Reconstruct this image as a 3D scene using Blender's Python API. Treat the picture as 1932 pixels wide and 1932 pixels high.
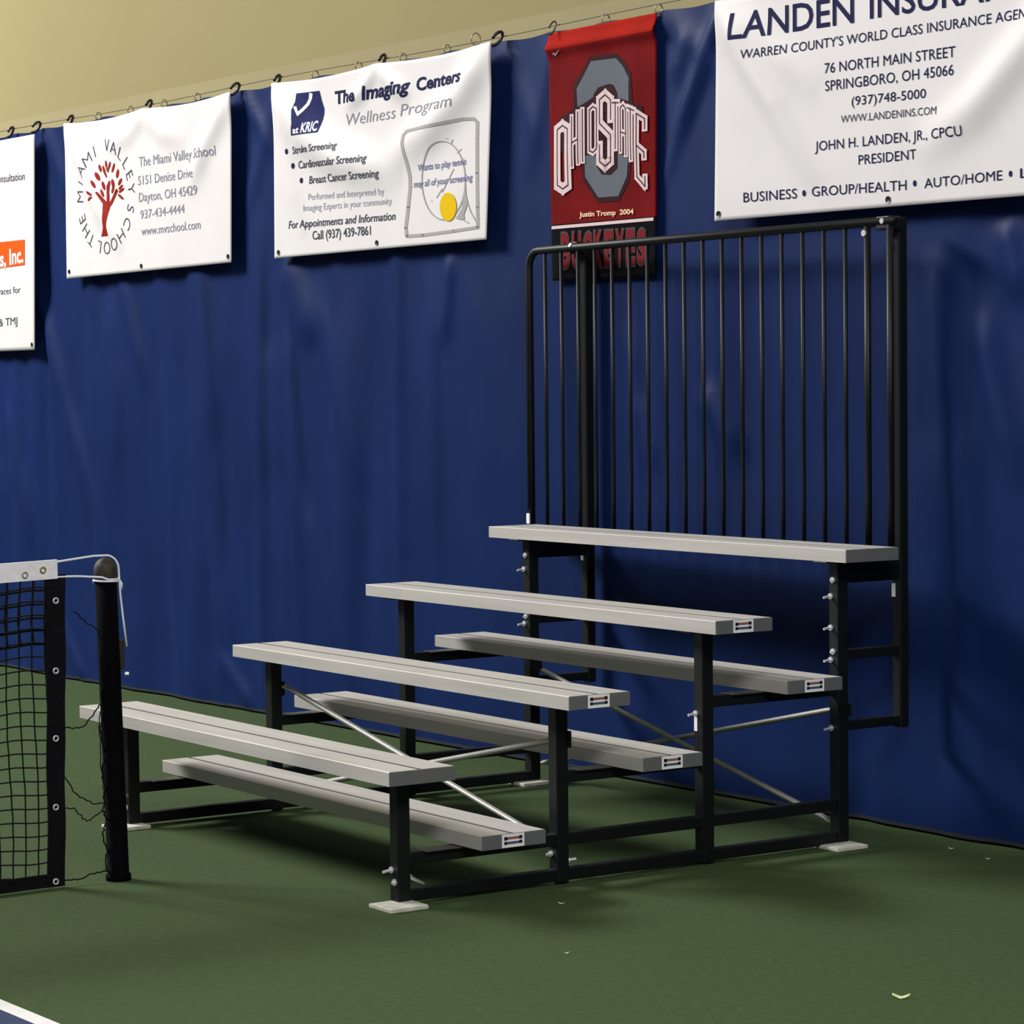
import bpy, bmesh, math, random
import numpy as np
from mathutils import Matrix, Vector
for o in list(bpy.data.objects): bpy.data.objects.remove(o)
S = bpy.context.scene
COL = S.collection
R = math.radians
random.seed(7)

# ---------------------------------------------------------------- camera
cam_d = bpy.data.cameras.new('camera'); cam = bpy.data.objects.new('camera', cam_d); COL.objects.link(cam)
_R = [[0.5592086, -0.8284019, -0.0321879], [0.8289588, 0.5582432, 0.0345223], [-0.0106297, -0.0459876, 0.9988855]]
cam.matrix_world = Matrix(((_R[0][0], _R[0][2], -_R[0][1], 9.2211057), (_R[1][0], _R[1][2], -_R[1][1], -8.4554127),
                           (_R[2][0], _R[2][2], -_R[2][1], 1.6160279), (0, 0, 0, 1)))
cam_d.sensor_width = 36; cam_d.lens = 94.508; cam_d.clip_end = 100
S.camera = cam
# ---------------------------------------------------------------- world, lamps, exposure
w = bpy.data.worlds.new('hall_ambient'); S.world = w; w.use_nodes = True
_n = w.node_tree.nodes; _l = w.node_tree.links          # bright ceiling overhead, dim hall walls at the sides
_tc = _n.new('ShaderNodeTexCoord'); _sx = _n.new('ShaderNodeSeparateXYZ'); _rp = _n.new('ShaderNodeValToRGB')
_l.new(_tc.outputs['Generated'], _sx.inputs[0]); _l.new(_sx.outputs['Z'], _rp.inputs['Fac'])
_rp.color_ramp.elements[0].position = .12; _rp.color_ramp.elements[0].color = (.11, .11, .105, 1)
_rp.color_ramp.elements[1].position = .65; _rp.color_ramp.elements[1].color = (.62, .60, .57, 1)
_l.new(_rp.outputs['Color'], _n['Background'].inputs[0]); _n['Background'].inputs[1].default_value = .52
S.view_settings.view_transform = 'Standard'; S.view_settings.look = 'None'
S.view_settings.exposure = 0.0; S.view_settings.gamma = 1.0; S.view_settings.use_curve_mapping = False
def area(name, loc, target, sx, sy, watts, color):
    l = bpy.data.lights.new(name, 'AREA'); l.shape = 'RECTANGLE'; l.size = sx; l.size_y = sy; l.energy = watts; l.color = color
    o = bpy.data.objects.new(name, l); COL.objects.link(o); o.location = loc
    o.rotation_euler = (Vector(target) - Vector(loc)).to_track_quat('-Z', 'Y').to_euler()
    return o
area('hall_lamp_row', (-10.0, -10.4, 10.0), (-1.0, -3.2, 0.6), 6.0, 2.6, 3250, (1.0, 0.975, 0.93))
area('hall_lamp_row', (9.5, -8.0, 6.6), (1.0, -4.2, 0.6), 4.0, 2.0, 560, (1.0, 0.98, 0.95))

# ---------------------------------------------------------------- materials
def lin(h):
    h = h.lstrip('#'); v = [int(h[i:i+2], 16)/255 for i in (0, 2, 4)]
    return [(c/12.92 if c <= .04045 else ((c+.055)/1.055)**2.4) for c in v]
MATS = {}
def mat(name, col, rough=.6, metal=0., noise=0., scale=20., bump=0., bscale=80., stretch=(1, 1, 1), spec=.5):
    if name in MATS: return MATS[name]
    m = bpy.data.materials.new(name); m.use_nodes = True; nt = m.node_tree; N = nt.nodes; L = nt.links
    b = N['Principled BSDF']; c = lin(col) if isinstance(col, str) else list(col)
    b.inputs['Base Color'].default_value = (*c, 1); b.inputs['Roughness'].default_value = rough; b.inputs['Metallic'].default_value = metal
    b.inputs['Specular IOR Level'].default_value = spec
    tc = N.new('ShaderNodeTexCoord'); mp = N.new('ShaderNodeMapping'); mp.inputs['Scale'].default_value = stretch
    L.new(tc.outputs['Object'], mp.inputs['Vector'])
    n = N.new('ShaderNodeTexNoise'); n.inputs['Scale'].default_value = scale; n.inputs['Detail'].default_value = 5
    L.new(mp.outputs[0], n.inputs['Vector'])
    r = N.new('ShaderNodeValToRGB'); k = max(noise, .02)
    r.color_ramp.elements[0].position = .3; r.color_ramp.elements[1].position = .7
    r.color_ramp.elements[0].color = (*[x*(1-k) for x in c], 1); r.color_ramp.elements[1].color = (*[min(1, x*(1+k)) for x in c], 1)
    L.new(n.outputs['Fac'], r.inputs['Fac']); L.new(r.outputs['Color'], b.inputs['Base Color'])
    if bump:
        n2 = N.new('ShaderNodeTexNoise'); n2.inputs['Scale'].default_value = bscale; n2.inputs['Detail'].default_value = 3
        L.new(mp.outputs[0], n2.inputs['Vector'])
        bp = N.new('ShaderNodeBump'); bp.inputs['Strength'].default_value = bump; bp.inputs['Distance'].default_value = .01
        L.new(n2.outputs['Fac'], bp.inputs['Height']); L.new(bp.outputs['Normal'], b.inputs['Normal'])
    MATS[name] = m
    return m
M_FLOOR = mat('green court paint', (.047, .077, .030), .85, noise=.11, scale=38, bump=.15, bscale=300, spec=.12)
M_BLUE = mat('blue court paint', (.026, .040, .105), .8, noise=.1, scale=30, spec=.25)
M_LINE = mat('white line paint', (.75, .75, .76), .7, noise=.05, scale=20)
M_WALL = mat('olive beige wall', (.30, .262, .130), .9, noise=.04, scale=.8, spec=.1)
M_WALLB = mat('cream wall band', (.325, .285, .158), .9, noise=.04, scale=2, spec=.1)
M_CURT = mat('blue vinyl curtain', (.0056, .0184, .090), .5, noise=.14, scale=3.0, bump=.12, bscale=9, stretch=(1, 1, .4), spec=.10)
M_CURTLOW = mat('dark curtain bottom row', (.006, .012, .022), .7)  # lowest mesh row of the curtain, darker than the rest
M_VINYL = mat('white banner vinyl', (.73, .705, .71), .55, noise=.03, scale=4, spec=.3)
M_RED = mat('red banner cloth', (.150, .0035, .005), .85, noise=.22, scale=5, bump=.1, bscale=60, spec=.08)
M_REDB = mat('bright red sleeve', (.33, .010, .004), .85, noise=.12, scale=6, spec=.08)
M_BLK = mat('black banner cloth', (.005, .005, .008), .9, noise=.2, scale=8, spec=.05)
M_ALU = mat('brushed aluminium plank', (.485, .470, .440), .55, .10, noise=.09, scale=5, stretch=(.35, 6, 6))
M_CAP = mat('grey plank end cap', (.125, .13, .137), .6, .0, noise=.08, scale=14)
M_GROOVE = mat('dark groove grey', (.13, .125, .125), .8)  # groove faces in a darker grey than the boards
M_BLACKP = mat('gloss black frame paint', (.0030, .0042, .0048), .5, noise=.05, scale=25, spec=.35)
M_ZINC = mat('galvanised steel', (.36, .36, .34), .5, .4, noise=.12, scale=30)
M_BOLT = mat('bright zinc bolt', (.70, .70, .74), .35, .4)
M_PAD = mat('pale wooden pad', (.55, .55, .48), .8, noise=.15, scale=30)
M_STICK = mat('white sticker', (.90, .91, .95), .5)
M_POST = mat('black net post paint', (.0018, .0018, .0028), .85, noise=.2, scale=30, spec=.04)
M_CAPB = mat('brown scuffed cap', (.035, .026, .018), .7, noise=.5, scale=60)
M_NET = mat('black net cord', (.003, .0035, .005), .9, spec=.2)
M_BAND = mat('black net binding', (.004, .004, .006), .9, noise=.35, scale=30, spec=.15, bump=.4, bscale=90)
M_TAPE = mat('white net tape', (.86, .85, .88), .75, noise=.08, scale=30, bump=.2, bscale=60)
M_CORD = mat('white coated cable', (.82, .85, .92), .5)
M_RING = mat('dull metal ring', (.30, .27, .19), .4, .6)
M_HOOK = mat('black steel hook', (.012, .012, .016), .4)
M_CABLE = mat('dark wire cable', (.16, .14, .09), .6, .2)
M_PLATE = mat('grey clamp and rail sheen', (.055, .058, .056), .5, .2)  # clamp grey, also standing in for light reflected off the black rail tops
M_LEAF = mat('pale green leaf scrap', (.62, .74, .36), .8, noise=.2, scale=60)
INK = dict(navy='#161a45', grey='#8b8b97', white='#dfe1ea', slate='#4a4c58', pale='#a6a5b2', violet='#75719b', royal='#141d55',
           silver='#a5a29f', yellow='#e0b800', orange='#d5560f', brick='#8e1d0f', maroon='#2e0a15', blockgrey='#5f656e',
           cream='#e6c9a8', swoosh='#a78d8d', redb='#7c0f0c', lett='#d8c3c4', inkdark='#3c2630', bred='#741520', bgrey='#4c4244')
def ink(n): return mat('printed ' + n + ' ink', INK[n], .7, spec=.10)

# ---------------------------------------------------------------- mesh helpers
class MB:
    """collects shapes and links them as one mesh object"""
    def __init__(s): s.v = []; s.f = []; s.mi = []
    def add(s, vs, fs, mi=0):
        n = len(s.v); s.v += [tuple(v) for v in vs]; s.f += [tuple(i+n for i in f) for f in fs]; s.mi += [mi]*len(fs)
        return s
    def box(s, a, b, mi=0):
        x0, y0, z0 = a; x1, y1, z1 = b
        return s.add([(x0,y0,z0),(x1,y0,z0),(x1,y1,z0),(x0,y1,z0),(x0,y0,z1),(x1,y0,z1),(x1,y1,z1),(x0,y1,z1)],
                     [(0,3,2,1),(4,5,6,7),(0,1,5,4),(1,2,6,5),(2,3,7,6),(3,0,4,7)], mi)
    def tube(s, pts, r, n=10, mi=0, closed=False, flat=None):
        P = [Vector(p) for p in pts]; m = len(P); rings = []; up = None
        for i in range(m):
            if closed: t = (P[(i+1) % m]-P[i-1]).normalized()
            else: t = (P[min(i+1, m-1)]-P[max(i-1, 0)]).normalized()
            if up is None:
                up = Vector((0,0,1)) if abs(t.z) < .9 else Vector((0,1,0))
            a = t.cross(up).normalized(); bb = a.cross(t).normalized(); up = bb
            rr = r[i] if isinstance(r, (list, tuple)) else r
            ring = []
            for k in range(n):
                an = 2*math.pi*k/n
                ring.append(P[i] + a*math.cos(an)*rr + bb*math.sin(an)*rr*(flat[i] if flat else 1))
            rings.append(ring)
        vs = [v for g in rings for v in g]; fs = []
        for i in range(m if closed else m-1):
            j = (i+1) % m
            for k in range(n):
                fs.append((i*n+k, i*n+(k+1) % n, j*n+(k+1) % n, j*n+k))
        if not closed:
            fs.append(tuple(range(n-1, -1, -1))); fs.append(tuple((m-1)*n+k for k in range(n)))
        return s.add(vs, fs, mi)
    def lathe(s, c, prof, n=20, mi=0, axis=(0,0,1)):
        ax = Vector(axis).normalized(); q = ax.to_track_quat('Z', 'Y'); c = Vector(c); vs = []; fs = []
        for (r, h) in prof:
            for k in range(n):
                an = 2*math.pi*k/n
                vs.append(c + q @ Vector((r*math.cos(an), r*math.sin(an), h)))
        m = len(prof)
        for i in range(m-1):
            for k in range(n): fs.append((i*n+k, i*n+(k+1) % n, (i+1)*n+(k+1) % n, (i+1)*n+k))
        fs.append(tuple(range(n-1, -1, -1))); fs.append(tuple((m-1)*n+k for k in range(n)))
        return s.add(vs, fs, mi)
    def build(s, name, m, parent=None, bevel=0, smooth=False, origin=None):
        me = bpy.data.meshes.new(name); o = bpy.data.objects.new(name, me); COL.objects.link(o)
        org = Vector(origin) if origin else Vector((0,0,0))
        me.from_pydata([tuple(Vector(v)-org) for v in s.v], [], s.f)
        for x in (m if isinstance(m, (list, tuple)) else [m]): me.materials.append(x)
        me.polygons.foreach_set('material_index', s.mi)
        if smooth: me.polygons.foreach_set('use_smooth', [True]*len(me.polygons))
        me.update()
        o.location = org
        if parent: put(o, parent)
        if bevel:
            b = o.modifiers.new('bevel', 'BEVEL'); b.width = bevel; b.segments = 2; b.limit_method = 'ANGLE'; b.angle_limit = R(40)
        return o
def put(o, parent):
    o.parent = parent
    loc = Vector((0,0,0)); p = parent
    while p: loc += p.location; p = p.parent
    o.location = o.location - loc
def tag(o, label=None, cat=None, group=None, kind=None):
    for k, v in (('label', label), ('category', cat), ('group', group), ('kind', kind)):
        if v: o[k] = v
    return o
def empty(name, loc, label, cat, group=None):
    o = bpy.data.objects.new(name, None); COL.objects.link(o); o.location = loc; o.empty_display_size = .1
    return tag(o, label, cat, group)

# wall frame: u along the wall, z up, off towards the court
WY, WA = -1.9989018, 0.0321463
EU = (math.cos(WA), math.sin(WA)); NU = (math.sin(WA), -math.cos(WA))
def wp(u, z, off=0.): return (EU[0]*u + NU[0]*off, WY + EU[1]*u + NU[1]*off, z)
TEXTS=[('b4', 'LANDEN', [1.136, 2.9344], [1.8042, 2.9247], 0.0983, 'navy', {'off': 0.012}), ('b4', 'INSURANCE', [1.886, 2.9288], [2.7714, 2.9162], 0.0868, 'navy', {'off': 0.012}), ('b4', "WARREN COUNTY'S WORLD CLASS INSURANCE AGENCY", [1.2073, 2.8537], [2.7334, 2.8402], 0.0339, 'navy', {}), ('b4', '76 NORTH MAIN STREET', [1.6465, 2.7566], [2.3125, 2.7477], 0.0367, 'navy', {}), ('b4', 'SPRINGBORO, OH 45066', [1.6487, 2.692], [2.3042, 2.686], 0.0367, 'navy', {}), ('b4', '(937)748-5000', [1.7891, 2.6263], [2.1684, 2.6195], 0.0324, 'navy', {}), ('b4', 'WWW.LANDENINS.COM', [1.7318, 2.5686], [2.2233, 2.5581], 0.0269, 'slate', {}), ('b4', 'JOHN H. LANDEN, JR., CPCU', [1.5933, 2.4775], [2.3565, 2.4714], 0.035, 'navy', {}), ('b4', 'PRESIDENT', [1.824, 2.4103], [2.1206, 2.4095], 0.0344, 'navy', {}), ('b4', 'BUSINESS', [1.1874, 2.3147], [1.4921, 2.3111], 0.0362, 'navy', {}), ('b4', 'GROUP/HEALTH', [1.5739, 2.312], [2.0695, 2.3038], 0.0351, 'navy', {}), ('b4', 'AUTO/HOME', [2.1586, 2.3037], [2.5328, 2.3069], 0.0334, 'navy', {}), ('b4', 'LIFE', [2.6151, 2.308], [2.775, 2.3073], 0.0321, 'navy', {}), ('b2', 'The', [-1.7232, 2.9526], [-1.5313, 2.9514], 0.0565, 'navy', {'off': 0.03}), ('b2', 'Imaging', [-1.4789, 2.9498], [-1.0859, 2.9516], 0.0581, 'navy', {'off': 0.03, 'shear': 0.2}), ('b2', 'Centers', [-1.0377, 2.9489], [-0.6569, 2.9541], 0.0541, 'navy', {'off': 0.03}), ('b2', 'Wellness', [-1.6238, 2.8432], [-1.2105, 2.8428], 0.0538, 'grey', {'shear': 0.15, 'off': -0.008}), ('b2', 'Program', [-1.1694, 2.8476], [-0.7169, 2.8514], 0.0522, 'grey', {'shear': 0.15, 'off': -0.008}), ('b2', 'at', [-2.0488, 2.84], [-1.9941, 2.8395], 0.0301, 'white', {'off': 0.03, 'layer': 2}), ('b2', 'KRIC', [-1.9786, 2.8396], [-1.8551, 2.8407], 0.045, 'white', {'off': 0.03, 'layer': 2}), ('b2', 'Stroke Screening', [-2.0907, 2.7482], [-1.6748, 2.7429], 0.0328, 'slate', {'off': 0.01, 'shear': 0.15}), ('b2', 'Cardiovascular Screening', [-2.0507, 2.6759], [-1.4229, 2.6633], 0.0352, 'slate', {'off': 0.01, 'shear': 0.15}), ('b2', 'Breast Cancer Screening', [-1.9618, 2.5979], [-1.3287, 2.5863], 0.0351, 'slate', {'off': 0.01, 'shear': 0.15}), ('b2', 'Performed and Interpreted by', [-1.9703, 2.5214], [-1.3068, 2.5057], 0.0301, 'pale', {}), ('b2', 'Imaging Experts in your community', [-2.0106, 2.471], [-1.2487, 2.4581], 0.0302, 'pale', {}), ('b2', 'For Appointments and Information', [-2.1573, 2.3955], [-1.2209, 2.3855], 0.0356, 'slate', {'shear': 0.2, 'off': 0.01}), ('b2', 'Call (937) 439-7861', [-1.9392, 2.3317], [-1.4285, 2.3286], 0.0401, 'slate', {'off': 0.012}), ('b2', 'Wants to play tennis', [-1.0273, 2.5916], [-0.656, 2.5941], 0.0283, 'violet', {'layer': 2, 'shear': 0.15, 'off': 0.01}), ('b2', 'may all of your screening', [-1.0677, 2.5208], [-0.609, 2.5218], 0.0284, 'violet', {'layer': 2, 'shear': 0.15, 'off': 0.01}), ('b1', 'The Miami Valley School', [-3.6652, 2.8024], [-2.8503, 2.8007], 0.0498, 'grey', {}), ('b1', '5151 Denise Drive', [-3.6794, 2.7057], [-3.0698, 2.7066], 0.0471, 'grey', {}), ('b1', 'Dayton, OH 45429', [-3.6718, 2.6175], [-3.0429, 2.6173], 0.0471, 'grey', {}), ('b1', '937-434-4444', [-3.658, 2.5279], [-3.182, 2.5322], 0.0444, 'grey', {}), ('b1', 'www.mvschool.com', [-3.6504, 2.4408], [-3.0187, 2.4429], 0.0445, 'grey', {}), ('b0', 'Free Consultation', [-5.6228, 2.838], [-5.0361, 2.8285], 0.0431, 'slate', {'shear': 0.1}), ('b0', 's, Inc.', [-5.3785, 2.351], [-5.0699, 2.3649], 0.0855, 'white', {'off': 0.03, 'layer': 2}), ('b0', 'braces for', [-5.4501, 2.1882], [-5.1188, 2.192], 0.0368, 'slate', {}), ('b0', '& TMJ', [-5.4154, 2.0059], [-5.1683, 2.0119], 0.0429, 'slate', {}), ('b3', 'Justin Tromp  2004', [0.1032, 2.3226], [0.4651, 2.3145], 0.0197, 'cream', {'off': 0.03, 'layer': 4})]
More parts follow.
